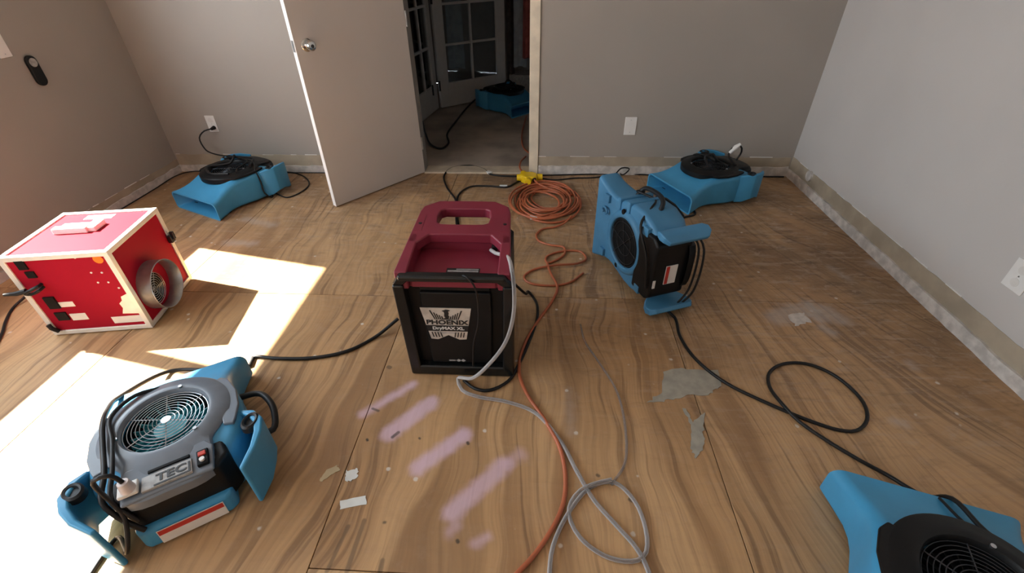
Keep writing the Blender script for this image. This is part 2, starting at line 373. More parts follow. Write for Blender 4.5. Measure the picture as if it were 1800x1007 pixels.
def text_mesh(name, body, size, m, parent, xf, depth=0.0008, bold=0.0, sx=1.0):
    cu = bpy.data.curves.new(name, 'FONT'); cu.body = body; cu.size = size; cu.extrude = depth; cu.offset = bold
    cu.align_x = 'CENTER'; cu.align_y = 'CENTER'; cu.resolution_u = 3
    to = bpy.data.objects.new(name, cu); C.objects.link(to)
    dg = bpy.context.evaluated_depsgraph_get(); me = bpy.data.meshes.new_from_object(to.evaluated_get(dg))
    bpy.data.objects.remove(to); bpy.data.curves.remove(cu)
    me.transform(xf @ Matrix.Diagonal((sx, 1, 1, 1))); me.materials.clear(); me.materials.append(MAT[m])
    o = bpy.data.objects.new(name, me); C.objects.link(o); o.parent = parent
    return o

# ================================================================== ROOM SHELL
HX0, HX1, HY1 = -1.75, 0.75, 6.3           # hall beyond the doorway
DX0, DX1, DZ = -0.868, -0.010, 2.06          # doorway incl. right jamb edge
T = 0.11
base = structure(MB().box(XL-.12, XR+.12, YF-.12, YB, -0.12, -0.019).build('floor', 'hall_floor'), 'plywood subfloor of worn brown sheets with grey putty and lavender primer swipes', 'floor')
# plywood sheets, 2 mm joints (part objects of the floor)
xs = [XL, -1.835, -0.615, 0.605, XR]
def sheet(x0, x1, y0, y1):
    g = 0.0013
    MB().box(x0+g, x1-g, y0+g, y1-g, -0.019, 0.0).build('plywood_sheet', 'ply', base, bevel=0.0012, bseg=1)
for i in range(4):
    x0, x1 = xs[i], xs[i+1]
    ys = [YF, 0.555, 1.818, YB] if i == 2 else [YF, 1.822 if i == 3 else 1.80, YB]
    if i == 0: ys = [YF, 1.80, YB]
    for a, b_ in zip(ys[:-1], ys[1:]): sheet(x0, x1, a, b_)
# putty patches pressed into the joints
def patch(name, px, m, h=0.002, jag=0.006, parent=base, sub=6, seed=1):
    rnd = random.Random(seed); P = [fl(*p) for p in px]; out = []
    for i, p in enumerate(P):
        q = P[(i+1) % len(P)]
        for k in range(sub):
            t = k/sub; w = p.lerp(q, t)
            out.append((w.x+rnd.uniform(-jag, jag), w.y+rnd.uniform(-jag, jag)))
    return MB().prism(out, 0.0003, h).build(name, m, parent)
patch('putty_patch', [(1138, 708), (1162, 690), (1166, 652), (1205, 648), (1262, 652), (1266, 678), (1250, 692), (1200, 697), (1165, 706)], 'putty', seed=3)
patch('putty_patch', [(1200, 716), (1208, 722), (1216, 742), (1238, 725), (1236, 760), (1238, 782), (1224, 806), (1214, 790), (1216, 752)], 'putty', seed=4, jag=.004)
patch('putty_patch', [(1385, 555), (1412, 548), (1425, 566), (1400, 575)], 'plaster', h=.0012, seed=5, jag=.008)

ceil = structure(MB().box(XL-.12, XR+.12, YF-.12, YB+.0, ZC, ZC+.1).build('ceiling', 'ceiling'), 'flat white ceiling above the empty room', 'ceiling')
wl = MB()
wl.box(XL-T, XL, YF, VY0, 0, ZC); wl.box(XL-T, XL, VY1, WY0, 0, ZC); wl.box(XL-T, XL, VY0, VY1, 0, WZ0); wl.box(XL-T, XL, VY0, VY1, WZ1, ZC); wl.box(XL-T, XL, WY1, YB, 0, ZC); wl.box(XL-T, XL, WY0, WY1, 0, WZ0); wl.box(XL-T, XL, WY0, WY1, WZ1, ZC)
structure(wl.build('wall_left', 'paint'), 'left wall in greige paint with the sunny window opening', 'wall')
structure(MB().box(XR, XR+T, YF, YB, 0, ZC).build('wall_right', 'paint_lit'), 'right wall in greige paint lightened for window light above the stripped base', 'wall')
wb = MB()
wb.box(XL-T, DX0-.03, YB, YB+T, -.019, ZC); wb.box(DX1, XR+T, YB, YB+T, -.019, ZC); wb.box(DX0-.03, DX1, YB, YB+T, DZ, ZC)
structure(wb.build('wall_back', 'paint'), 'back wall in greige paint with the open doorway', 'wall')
wf = MB()
wf.box(XL-T, XR+T, YF-T, YF, 0, ZC)
structure(wf.build('wall_front', 'paint_lit'), 'plain wall behind the viewer', 'wall')
# left window frame with its mullion
w1 = MB()
w1.box(XL-T, XL, WYM0, WYM1, WZ0, WZ1)
structure(w1.build('window_1', 'white_frame'), 'white mullion of the two-pane window in the left wall', 'window')
w2 = MB(); w2.box(XL-T, XL, (VY0+VY1)/2-.027, (VY0+VY1)/2+.027, WZ0, WZ1)  # added window, unseen, lets sky light onto the near floor
structure(w2.build('added_window', 'white_frame'), 'white mullion of the added unseen window that lights the foreground', 'window')

# stripped wall feet: tan bare drywall above, chalky lower strip (a little proud)
def foot(name, a, b_, nrm, z_mid, z_top, lab, seed):
    a = Vector((*a, 0)); b_ = Vector((*b_, 0)); n = Vector((*nrm, 0)); L_ = (b_-a).length; d = (b_-a)/L_
    rnd = random.Random(seed)
    def strip(nm, z0, z1, th, m, parent, ragged):
        k = max(8, int(L_/0.05)); pr = []
        up = [z1+(rnd.uniform(-ragged, ragged)) for _ in range(k+1)]
        tk = [th*(1+rnd.uniform(-.15, .15)) for _ in range(k+1)]
        mb = MB(); secs = []
        for i in range(k+1):
            p = a+d*(L_*i/k)
            secs.append([p+Vector((0, 0, z0)), p+n*tk[i]+Vector((0, 0, z0)), p+n*tk[i]+Vector((0, 0, up[i])), p+Vector((0, 0, up[i]))])
        mb.loft(secs); return mb.build(nm, m, parent, angle=50)
    o = strip(name, 0.0, z_top, 0.0022, 'tan_strip', None, .003)
    structure(o, lab, 'trim')
    strip('plaster_strip', 0.0, z_mid, 0.014, 'plaster', o, .004)
    # torn paint edge along the top
    mb = MB(); x = 0.0
    while x < L_-.06:
        w = rnd.uniform(.03, .16)
        if rnd.random() < .65:
            w = min(w, L_-x-.005); h0 = rnd.uniform(.002, .006)
            p = a+d*x; q = a+d*(x+w); z = z_top+rnd.uniform(-.001, .002)
            mb.hexa([p+Vector((0,0,z)), q+Vector((0,0,z)), q+n*.003+Vector((0,0,z)), p+n*.003+Vector((0,0,z))],
                    [p+Vector((0,0,z+h0)), q+Vector((0,0,z+h0*.7)), q+n*.003+Vector((0,0,z+h0*.7)), p+n*.003+Vector((0,0,z+h0))])
        x += w+rnd.uniform(.01, .12)
    mb.build('torn_paint_edge', 'plate', o)
foot('baseboard_left', (XL, WY0-1), (XL, YB-.0), (1, 0), 0.05, 0.095, 'bare wall foot along the left wall where the baseboard was pulled off', 1)
foot('baseboard_back_left', (XL+.014, YB), (DX0-.03, YB), (0, -1), 0.052, 0.135, 'bare tan wall foot behind the back left blower', 2)
foot('baseboard_back_right', (DX1+.004, YB), (XR-.014, YB), (0, -1), 0.066, 0.133, 'bare tan wall foot right of the doorway', 3)
foot('baseboard_right', (XR, YF), (XR, YB), (-1, 0), 0.058, 0.142, 'bare wall foot along the right wall with chalky ledge', 4)
# hole / rough patch at the right corner
pc = Vector((XR, 3.07, 0.115))
mb = MB(); mb.disc(0.034, 0, 0.016, 18, Matrix.Translation(pc) @ Matrix.Rotation(-PI/2, 4, 'Y'))
structure(mb.build('trim_1', 'plaster'), 'round plastered hole cap low on the right wall near the corner', 'trim')
# door jamb (cream, bare casing edge on the right), threshold
jm = MB(); jm.box(-0.076, DX1, YB-.012, YB+T+.012, 0.0, DZ+.02)
structure(jm.build('trim_2', 'cream_wood', bevel=.003), 'cream painted jamb on the right side of the doorway', 'trim')
jl = MB(); jl.box(DX0-.03, DX0-.003, YB-.002, YB+T+.012, 0.0, DZ+.02); jl.box(DX0-.003, -0.076, YB-.002, YB+T+.012, DZ-.01, DZ+.02)
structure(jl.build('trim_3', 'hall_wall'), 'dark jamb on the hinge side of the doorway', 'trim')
structure(MB().box(DX0-.003, -0.076, YB-.012, YB+T+.01, -.019, 0.012).build('trim_4', 'pale_wood', bevel=.004), 'pale wood threshold strip across the doorway', 'trim')

# ------------------------------------------------------------------ the hall beyond
structure(MB().box(HX0, HX1, YB+T+.0, HY1, -.12, -.004).build('floor_hall', 'hall_floor'), 'dusty grey brown hall floor beyond the doorway', 'floor')
hw = MB()
hw.box(HX0-.1, HX0, YB+T, HY1, 0, ZC); hw.box(HX1, HX1+.1, YB+T, HY1, 0, ZC); hw.box(HX0-.1, HX1+.1, HY1, HY1+.1, 0, ZC)
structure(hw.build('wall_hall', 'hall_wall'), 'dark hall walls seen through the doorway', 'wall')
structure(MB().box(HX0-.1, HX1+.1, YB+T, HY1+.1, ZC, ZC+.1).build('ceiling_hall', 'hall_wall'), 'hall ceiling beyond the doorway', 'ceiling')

def french_door(name, p, q, lab, cols=2, rows=5, hz=2.12, zbase=0.012, glass=True, stile=0.105, botrail=0.235):
    p = Vector(p); q = Vector(q); d = (q-p); w = d.length; rz = math.atan2(d.y, d.x)
    r = empty(name, (p.x, p.y, zbase), rz); tag(r, lab, 'door', kind='structure')
    th = .035
    fr = MB(); fr.box(0, stile, 0, th, 0, hz); fr.box(w-stile, w, 0, th, 0, hz); fr.box(stile, w-stile, 0, th, 0, botrail); fr.box(stile, w-stile, 0, th, hz-.11, hz)
    fr.build('door_frame', 'white_frame', r, bevel=.003)
    gw = (w-2*stile); gh = hz-.11-botrail
    for i in range(1, cols): MB().box(stile+gw*i/cols-.011, stile+gw*i/cols+.011, .004, th-.004, botrail, hz-.11).build('muntin', 'white_frame', r, bevel=.003)
    for j in range(1, rows):
        z = botrail+gh*j/rows
        for i in range(cols):
            a = stile+gw*i/cols+(.011 if i else 0); b_ = stile+gw*(i+1)/cols-(.011 if i < cols-1 else 0)
            MB().box(a, b_, .005, th-.005, z-.011, z+.011).build('muntin', 'white_frame', r, bevel=.003)
    for i in range(cols):
        for j in range(rows):
            MB().box(stile+gw*i/cols+.008, stile+gw*(i+1)/cols-.008, th/2-.002, th/2+.002, botrail+gh*j/rows+.008, botrail+gh*(j+1)/rows-.008).build('glass_pane', 'glass', r)
    return r
fd = french_door('door_2', (-1.05, 5.10, 0), (-0.395, 5.62, 0), 'white french door with many glass panes at the end of the hall', stile=0.11)
for z in (0.22, 1.0, 1.75): MB().box(-.012, .006, -.012, .006, z-.05, z+.05).build('hinge', 'dark_wire', fd, bevel=.002)
fd2 = french_door('door_3', (-1.17, 4.52, 0), (-1.08, 5.10, 0), 'second french door leaf folded back along the left of the hall', cols=2, stile=0.08)
MB().box(.44, .46, -.012, .0, .16, .26).build('hinge', 'dark_wire', fd2, bevel=.002)

# hanging clothes in the closet to the right of the hall door
def garment(name, m, cx, cy, w, ztop, zbot, lab, seed, yawd=0.0):
    rnd = random.Random(seed); n = 28; secs = []
    for k in range(9):
        t = k/8; z = ztop+(zbot-ztop)*t; ww = w*(.55+.45*min(1, t*3)); ring = []
        for i in range(n):
            a = 2*PI*i/n
            fold = 1+.22*math.sin(a*5+seed)*t
            ring.append((cx+math.cos(a)*ww*.5*fold, cy+math.sin(a)*.05*fold+.02*math.sin(6*t+seed), z+.012*math.sin(a*3)))
        secs.append(ring)
    o = MB().loft(secs).build(name, m, angle=80); tag(o, lab, 'curtain' if 'curtain' in name else 'clothing', None if 'curtain' in name else 'clothes hanging in the hall'); return o
garment('hanging_shirt', 'shirt', -0.235, 5.68, 0.13, 1.35, 0.31, 'pale blue grey shirt hanging in the dark beyond the hall door', 3)
garment('hanging_jacket', 'red_cloth', -0.150, 5.56, 0.09, 1.35, 0.42, 'dull red jacket hanging right of the pale shirt', 5)
garment('hanging_trousers', 'brown_cloth', -0.345, 5.72, 0.075, 1.40, 0.12, 'dark brown garment hanging between the french door and the pale shirt', 8)
garment('streak_curtain', 'shirt', -0.90, 5.44, 0.16, 1.9, 0.35, 'pale grey cloth added for the streak in the hall french door glass', 4)  # cloth added to show as the pale streak in the panes
structure(MB().box(-.45, .3, 5.60, 5.64, 2.0, 2.03).build('trim_5', 'hall_wall'), 'closet rail above the hanging clothes', 'trim')
pb = MB().box(-.36, -.02, 5.66, 5.96, -.004, .22).build('storage_box', 'label_grey', bevel=.01); tag(pb, 'grey box on the hall floor under the hanging clothes', 'box')

# ------------------------------------------------------------------ bedroom door (open into the room)
hp = Vector((-0.868, 3.352)); fp = Vector((-1.339, 2.751)); dd = (fp-hp); dw = dd.length; drz = math.atan2(dd.y, dd.x)
dr = empty('door_1', (hp.x, hp.y, 0.008), drz); tag(dr, 'flat off-white door standing open into the room with chrome knob', 'door', kind='structure')
# local x from hinge to free edge; face to the camera is local +y
MB().box(0, dw-.0012, -.035, 0, 0, 2.03).build('door_leaf', 'door_paint', dr, bevel=.0015)
MB().box(dw-.0012, dw+.0004, -.0352, .0002, 0, 2.03).build('door_edge', 'door_edge', dr)['label'] = 'white painted door edge'
kz = 0.955
kx = dw-.068
def knob(side):
    y0 = 0 if side > 0 else -.035
    mt = Matrix.Translation((kx, y0, kz)) @ Matrix.Rotation(-PI/2*side, 4, 'X')
    k = MB(); k.lathe([(0, 0), (.033, 0), (.033, .004), (.026, .010), (.013, .013), (.0125, .028), (.02, .033), (.026, .041), (.0265, .052), (.022, .060), (.012, .0625), (0, .062)], 28, mt)
    o = k.build('door_knob', 'chrome', dr, angle=45)
    MB().disc(.009, .0615, .0640, 16, mt).build('keyhole', 'dark_wire', o)
knob(1); knob(-1)
MB().box(dw+.0002, dw+.0022, -.029, -.006, kz-.029, kz+.029).build('latch_plate', 'galv', dr)
for z in (.22, 1.02, 1.8):
    MB().lathe([(0, 0), (.006, 0), (.006, .09), (0, .09)], 12, Matrix.Translation((-.004, .004, z-.045))).build('hinge', 'galv', dr)

# ------------------------------------------------------------------ wall plates
def wall_plate(name, loc, rz, lab, cat, sockets=True, w=.072, h=.118):
    r = empty(name, loc, rz); tag(r, lab, cat, 'white wall plates')
    MB().box(-w/2, w/2, -.006, 0, -h/2, h/2).build('plate', 'plate', r, bevel=.003)
    if sockets:
        for z in (-.026, .026):
            MB().disc(.017, 0, .0015, 20, Matrix.Translation((0, -.006, z)) @ Matrix.Rotation(PI/2, 4, 'X')).build('socket', 'label_white', r)
        MB().disc(.003, 0, .0012, 10, Matrix.Translation((0, -.006, 0)) @ Matrix.Rotation(PI/2, 4, 'X')).build('screw', 'wire', r)
    else:
        for z in (-.042, .042): MB().disc(.003, 0, .0012, 10, Matrix.Translation((0, -.006, z)) @ Matrix.Rotation(PI/2, 4, 'X')).build('screw', 'wire', r)
    return r
wall_plate('wall_outlet', (-2.411, YB, .367), 0, 'white wall outlet above the back left blower with a black cord plugged in', 'outlet')
wall_plate('blank_wall_plate', (.634, YB, .357), 0, 'white blank wall plate on the back wall right of the doorway', 'wall plate', False, .082, .125)
wall_plate('wall_outlet', (XR, 1.545, .352), -PI/2, 'white wall outlet on the right wall at the right picture edge', 'outlet', True, .09, .12)
wall_plate('light_switch_plate', (XL, 2.540, 1.012), PI/2, 'white wall plate on the left wall cut by the left picture edge', 'wall plate', False, .07, .117)
# black remote holder on the left wall
rc = empty('wall_remote', (XL, 2.648, .868), PI/2); tag(rc, 'black oval remote in a holder on the left wall with a grey round button', 'remote')
def stadium(w, h, n=12):
    r = w/2; out = []
    for k in range(n+1): a = PI*k/n; out.append((r*math.cos(a), h/2-r+r*math.sin(a)))
    for k in range(n+1): a = PI+PI*k/n; out.append((r*math.cos(a), -h/2+r+r*math.sin(a)))
    return out
MB().prism(stadium(.062, .155), -.020, 0, 'y').build('remote_body', 'black', rc, bevel=.006, bseg=3)
MB().disc(.022, 0, .003, 24, Matrix.Translation((0, -.019, .042)) @ Matrix.Rotation(PI/2, 4, 'X')).build('round_button', 'label_grey', rc)

# ================================================================== HEPA AIR SCRUBBER (red flight-case box)
hu = Vector((.416, .055, 0)).normalized()
hz_ = math.atan2(hu.y, hu.x)+math.radians(1.5)
HW, HD, HH = .418, .402, .412
hp0 = Vector((-1.739, 1.514, 0))
h = empty('air_scrubber', hp0, hz_)          # local: x 0..-HW to the left, y 0..HD to the back
tag(h, 'red box air scrubber with aluminium edges and a round duct collar on its side', 'air scrubber')
MB().box(-HW+.006, -.006, .006, HD-.006, .012, HH-.006).build('cabinet', 'red', h)
fr = MB(); e = .022; g = .0025
for x0, x1 in ((-HW, -HW+e), (-e, 0)):
    for y0, y1 in ((0, e), (HD-e, HD)): fr.box(x0, x1, y0, y1, .006, HH)
for z0, z1 in ((.006, .006+e), (HH-e, HH)):
    for y0, y1 in ((0, e), (HD-e, HD)): fr.box(-HW+.001, -.001, y0+.0004, y1-.0004, z0+.0004, z1-.0004)
    for x0, x1 in ((-HW, -HW+e), (-e, 0)): fr.box(x0+.0004, x1-.0004, .001, HD-.001, z0+.0004, z1-.0004)
fr.build('edge_frame', 'alu', h, bevel=.002)['label'] = 'aluminium edge frame'
for x in (-.03, -HW+.03):
    for y in (.03, HD-.03): MB().disc(.012, 0, .008, 14, Matrix.Translation((x, y, 0))).build('foot', 'rubber', h)
# duct collar on the right face (+x)
cm = Matrix.Translation((0, .145, .148)) @ Matrix.Rotation(PI/2, 4, 'Y')
MB().lathe([(.112, -.006), (.112, .052), (.114, .055), (.112, .058), (.109, .055), (.109, -.004)], 48, cm, close=True).build('duct_collar', 'galv', h, angle=50)
MB().disc(.109, -.0055, -.0035, 40, cm).build('collar_back', 'red', h)
MB().disc(.075, -.0035, -.0025, 36, cm @ Matrix.Translation((.012, -.02, 0))).build('fan_opening', 'black_matte', h)
gr = MB(); 
for k in range(7):
    rr = .012+.0105*k
    gr.tube([cm @ Vector((.012+rr*math.cos(a*PI/16), -.02+rr*math.sin(a*PI/16), .004)) for a in range(32)], .0016, 5, closed=True)
for a in range(3): 
    v = Vector((math.cos(a*PI/3+.4), math.sin(a*PI/3+.4), 0))*.077; c0 = Vector((.012, -.02, .002))
    gr.tube([cm @ (c0-v), cm @ (c0+v)], .0014, 5)
gr.build('fan_grille', 'wire', h)
# top: folded white handle bracket, label
tp = HH
hb = MB()
hb.box(-.315, -.19, .225, .262, tp-.007, tp+.012); hb.box(-.325, -.185, .19, .222, tp-.007, tp+.020); hb.box(-.20, -.155, .20, .275, tp-.007, tp+.016)
hb.build('carry_handle', 'plate', h, bevel=.004)['label'] = 'white folded carry handle'
MB().box(-.285, -.165, .325, .365, tp-.007, tp-.005).build('top_label', 'label_white', h)
# front face (local y=0 side): stickers, screws, sockets
def fplate(nm, u, z, w, hgt, m, out=.0012): return MB().box(u-w/2, u+w/2, .006-out, .0065, z-hgt/2, z+hgt/2).build(nm, m, h)
MB().disc(.019, 0, .0015, 24, Matrix.Translation((-.052, .006, .376)) @ Matrix.Rotation(PI/2, 4, 'X')).build('round_sticker', 'sticker', h)
for u, z in ((-.109, .315), (-.069, .312), (-.107, .265), (-.067, .263), (-.041, .231), (-.133, .390)):
    MB().disc(.0042, 0, .002, 10, Matrix.Translation((u, .006, z)) @ Matrix.Rotation(PI/2, 4, 'X')).build('rivet', 'label_white', h)
fplate('rating_label', -.285, .165, .058, .026, 'label_white'); fplate('rating_label', -.272, .095, .066, .036, 'label_white')
fplate('warning_label', -.085, .062, .125, .036, 'label_white'); 
MB().prism([(-.022, .09), (-.022, .20), (-.055, .185), (-.06, .165), (-.078, .15), (-.075, .125), (-.09, .095)], .0048, .0062, 'y').build('bare_patch', 'alu', h)
fplate('switch', -.345, .372, .034, .042, 'black', .006); fplate('switch', -.335, .325, .034, .030, 'black', .006)
fplate('power_socket', -.335, .180, .042, .060, 'black', .008); fplate('power_socket', -.335, .105, .046, .042, 'black', .006)
# cord hook and short plug
hk = MB(); hk.tube(spline([(-.325, .006, .275), (-.32, -.02, .28), (-.345, -.034, .272), (-.375, -.03, .255), (-.365, -.02, .245), (-.33, -.014, .258), (-.325, .006, .262)], .008), .007, 8)
hk.tube([(-.365, -.028, .268), (-.40, -.034, .262), (-.455, -.03, .258)], [.011, .010, .006], 8)
hk.build('plug', 'rubber', h)
MB().tube([(-.385, -.004, .03), (-.395, -.014, .055), (-.40, -.012, .075)], .009, 8).build('corner_latch', 'rubber', h)
lt = MB(); lt.box(-.004, .016, HD-.035, HD-.004, .235, .272); lt.box(.01, .028, HD-.026, HD-.012, .25, .29); lt.build('toggle_latch', 'dark_wire', h, bevel=.003)

# ================================================================== AIR MOVERS
def rrect(y, w, zb, zt, rt=.035, rb=.02, n=5):
    out = []
    rt = min(rt, (zt-zb)*.48, w*.48); rb = min(rb, (zt-zb)*.48)
    for (cx, cz, a0, r) in ((w-rt, zt-rt, 0, rt), (-w+rt, zt-rt, PI/2, rt), (-w+rb, zb+rb, PI, rb), (w-rb, zb+rb, 1.5*PI, rb)):
        for k in range(n+1):
            a = a0+PI/2*k/n; out.append((cx+r*math.cos(a), y, cz+r*math.sin(a)))
    return out
OUT = [  # y, half width, z bottom, z top
    (-.215, .140, .020, .150), (-.195, .165, .014, .176), (-.15, .190, .012, .190), (-.08, .208, .012, .196), (-.01, .206, .012, .197), (.06, .192, .012, .195),
    (.11, .182, .012, .184), (.15, .180, .010, .168), (.19, .186, .008, .150), (.23, .200, .004, .134), (.265, .214, .002, .124), (.288, .224, .001, .121), (.300, .228, .000, .120)]
HOUSING = {}
def interp(y):
    for (a, b_) in zip(OUT[:-1], OUT[1:]):
        if a[0] <= y <= b_[0]:
            t = (y-a[0])/(b_[0]-a[0]); return [a[i]+(b_[i]-a[i])*t for i in range(1, 4)]
def air_mover(label, blue='blue', cowl='black', variant='plain', handle=0, loc=(0, 0, 0), rz=0.0, mtx=None, clean=False, foot_m='rubber', grille='wire', imp='black_matte'):
    r = empty('air_mover', loc, rz, mtx); tag(r, label, 'air mover', 'blue air movers set out to dry the floor')
    secs = [rrect(*o) for o in OUT]
    wall_ = .010
    inner = [rrect(y, w-wall_, zb+wall_, zt-wall_, .026, .012) for (y, w, zb, zt) in [(.3005, .228, .0, .120), (.265, .214, .002, .124), (.23, .2, .004, .134), (.19, .186, .008, .150), (.13, .180, .01, .172)]]
    hs = MB().loft(secs+inner).build('housing', blue, r, angle=50)
    key = blue
    if key not in HOUSING:
        cut = MB().disc(.1175, .135, .26, 48, Matrix.Translation((0, -.005, 0))).build('cutter', 'black')
        hs.parent = None
        mo = hs.modifiers.new('inlet', 'BOOLEAN'); mo.object = cut; mo.operation = 'DIFFERENCE'; mo.solver = 'EXACT'
        dg = bpy.context.evaluated_depsgraph_get(); me = bpy.data.meshes.new_from_object(hs.evaluated_get(dg))
        hs.modifiers.clear(); me.materials.clear(); me.materials.append(MAT[blue]); HOUSING[key] = me
        cm_ = cut.data; bpy.data.objects.remove(cut); bpy.data.meshes.remove(cm_)
        for p in me.polygons: p.use_smooth = True
        me.set_sharp_from_angle(angle=math.radians(50)); hs.parent = r
    hs.data = HOUSING[key]
    # raised blue shoulder ring around the cowl
    zc = .196
    def R(a):
        ca, sa = math.cos(a), math.sin(a)
        rr = .185
        if sa < -.35:      # rear tongue
            rr = min(.115/max(abs(ca), 1e-3), .262/abs(sa)) if True else rr
            rr = max(.176, min(rr, .27))
        return rr
    n = 64; rows = []
    for k in range(n):
        a = 2*PI*k/n; Ro = R(a); ca, sa = math.cos(a), math.sin(a)
        tilt = -.012 if sa < -.6 else 0
        def p(rad, z): return (rad*ca, rad*sa-.005, z+ (tilt*max(0, rad-.17)/.08))
        rows.append([p(.117, zc-.045), p(.119, zc+.012), p(.124, zc+.019), p(.138, zc+.021), p(.150, zc+.015), p(Ro-.008, zc+.010), p(Ro, zc+.002), p(Ro-.001, zc-.028)])
    vs_ = [q for row in rows for q in row]; m_ = 8; fs_ = []
    for k in range(n):
        k2 = (k+1) % n
        for i in range(m_-1): fs_.append((k*m_+i, k2*m_+i, k2*m_+i+1, k*m_+i+1))
    MB().add(vs_, fs_).build('cowl', cowl, r, angle=40)
    MB().lathe([(.1168, zc-.004), (.1165, zc-.058), (.06, zc-.059), (0, zc-.06)], 40, Matrix.Translation((0, -.005, 0))).build('inlet_throat', 'black_matte', r)
    im = MB()
    for k in range(22):
        a = 2*PI*k/22; d = Vector((math.cos(a), math.sin(a), 0)); t = Vector((-math.sin(a), math.cos(a), 0))
        a0 = d*.045+Vector((0, -.005, zc-.052)); b0 = d*.104+t*.022+Vector((0, -.005, zc-.040)); w_ = Vector((0, 0, .016)); th = t*.0035
        im.hexa([a0, b0, b0+th, a0+th], [a0+w_*.8, b0+w_, b0+th+w_, a0+th+w_*.8])
    im.disc(.105, zc-.057, zc-.050, 32, Matrix.Translation((0, -.005, 0)))
    im.disc(.046, zc-.049, zc-.022, 24, Matrix.Translation((0, -.005, 0)))
    im.build('impeller', imp, r, angle=30)
    gm = MB()
    for k in range(10):
        rr = .014+.0113*k; z = zc+.010-.006*(k/9)**2
        gm.tube([(rr*math.cos(2*PI*i/40), rr*math.sin(2*PI*i/40)-.005, z) for i in range(40)], .0013, 5, closed=True)
    for k in range(3):
        a = PI*k/3+.5; gm.tube([(.116*math.cos(a), .116*math.sin(a)-.005, zc+.006), (0, -.005, zc+.0085), (-.116*math.cos(a), -.116*math.sin(a)-.005, zc+.006)], .0016, 5)
    gm.disc(.014, zc+.0085, zc+.0115, 16, Matrix.Translation((0, -.005, 0)))
    gm.build('inlet_grille', grille, r)
    for k in range(3):
        a = PI*2*k/3+1.2; MB().disc(.006, zc+.018, zc+.025, 10, Matrix.Translation((.127*math.cos(a), .127*math.sin(a)-.005, 0))).build('grille_screw', 'wire', r)
    # cowl lugs left and right
    for sx in (-1, 1):
        poly = [(sx*x, y) for x, y in ((.150, -.115), (.178, -.125), (.186, -.105), (.200, -.05), (.200, .02), (.183, .085), (.160, .108), (.140, .10))]
        MB().prism(poly if sx > 0 else poly[::-1], zc-.006, zc+.007).build('cowl_lug', cowl, r, bevel=.004)
    # motor cover at the rear
    if variant == 'standing':
        poly = [(-.152, -.10), (-.152, -.215), (-.125, -.250), (.135, -.250), (.165, -.215), (.160, -.10)]
        MB().prism(poly, -.003, .175).build('motor_cover', 'black', r, bevel=.012, bseg=3)
    else:
        poly = [(-.14, -.14), (-.15, -.215), (-.115, -.252), (.115, -.252), (.15, -.215), (.14, -.14)]
        MB().prism(poly, .03, .186).build('motor_cover', 'black', r, bevel=.012, bseg=3)
    # wings at the rear corners
    path = [(.196, -.075), (.222, -.110), (.238, -.150), (.232, -.195), (.212, -.240), (.170, -.290)]
    if variant == 'standing': path = [(.148, -.190), (.160, -.205), (.168, -.225), (.170, -.250), (.166, -.272), (.154, -.292)]
    zbs = [.010, .020, .040, .040, .020, .0]; zts = [.188, .200, .203, .202, .196, .180]
    ths = [.010, .018, .020, .017, .014, .011]
    if variant == 'standing': zbs = [.03, .02, .01, .006, .010, .022]; zts = [.185, .20, .213, .217, .212, .196]; ths = [.008, .014, .020, .024, .022, .016]; zbs = [.04, .02, .004, -.004, .0, .02]; zts = [.18, .205, .222, .228, .224, .205]
    for sx in (-1, 1):
        sec = []
        for i, (x, y) in enumerate(path):
            a = Vector(path[max(0, i-1)]); b_ = Vector(path[min(5, i+1)]); t = (b_-a).normalized(); nn = Vector((t.y, -t.x)) 
            th = ths[i]; o_ = Vector((x+(.03 if variant == 'standing' and sx > 0 else 0), y)); i0 = o_-nn*th; i1 = o_+nn*th*.4
            sec.append([(sx*i0.x, i0.y, zbs[i]), (sx*i1.x, i1.y, zbs[i]), (sx*i1.x, i1.y, zts[i]), (sx*i0.x, i0.y, zts[i])])
        wg = MB().loft(sec).build('wing', blue, r, bevel=.007, bseg=3, angle=45)
        if variant == 'standing': continue
        # stacking cup on top of the wing
        cup = MB(); mt = Matrix.Translation((sx*.222, -.145, .198)) @ Matrix.Rotation(-sx*.5, 4, 'Z') @ Matrix.Diagonal((1.0, 1.35, 1, 1))
        cup.lathe([(.0, -.002), (.012, -.002), (.015, .006), (.020, .008), (.025, .003), (.026, -.016)], 20, mt)
        cup.build('foot_cup', foot_m, r)
    # bottom feet
    for sx in (-1, 1):
        for y in (-.15, .2): MB().box(sx*.15-.02, sx*.15+.02, y-.02, y+.02, 0.0 if variant != 'standing' else -.006, .016).build('skid', blue if variant == 'standing' else 'rubber', r, bevel=.004)
    if handle:
        sx = handle
        pts = [(sx*.175, .115, .10), (sx*.222, .100, .13), (sx*.236, .03, .135), (sx*.236, -.04, .13), (sx*.225, -.075, .115), (sx*.20, -.085, .10)]
        if variant == 'front': pts = [(.180, .09, .10), (.245, .075, .10), (.275, .01, .10), (.278, -.05, .09), (.262, -.10, .08), (.215, -.095, .08)]
        MB().tube(spline(pts, .012), .011, 8).build('side_handle', 'rubber', r, angle=60)
    return r

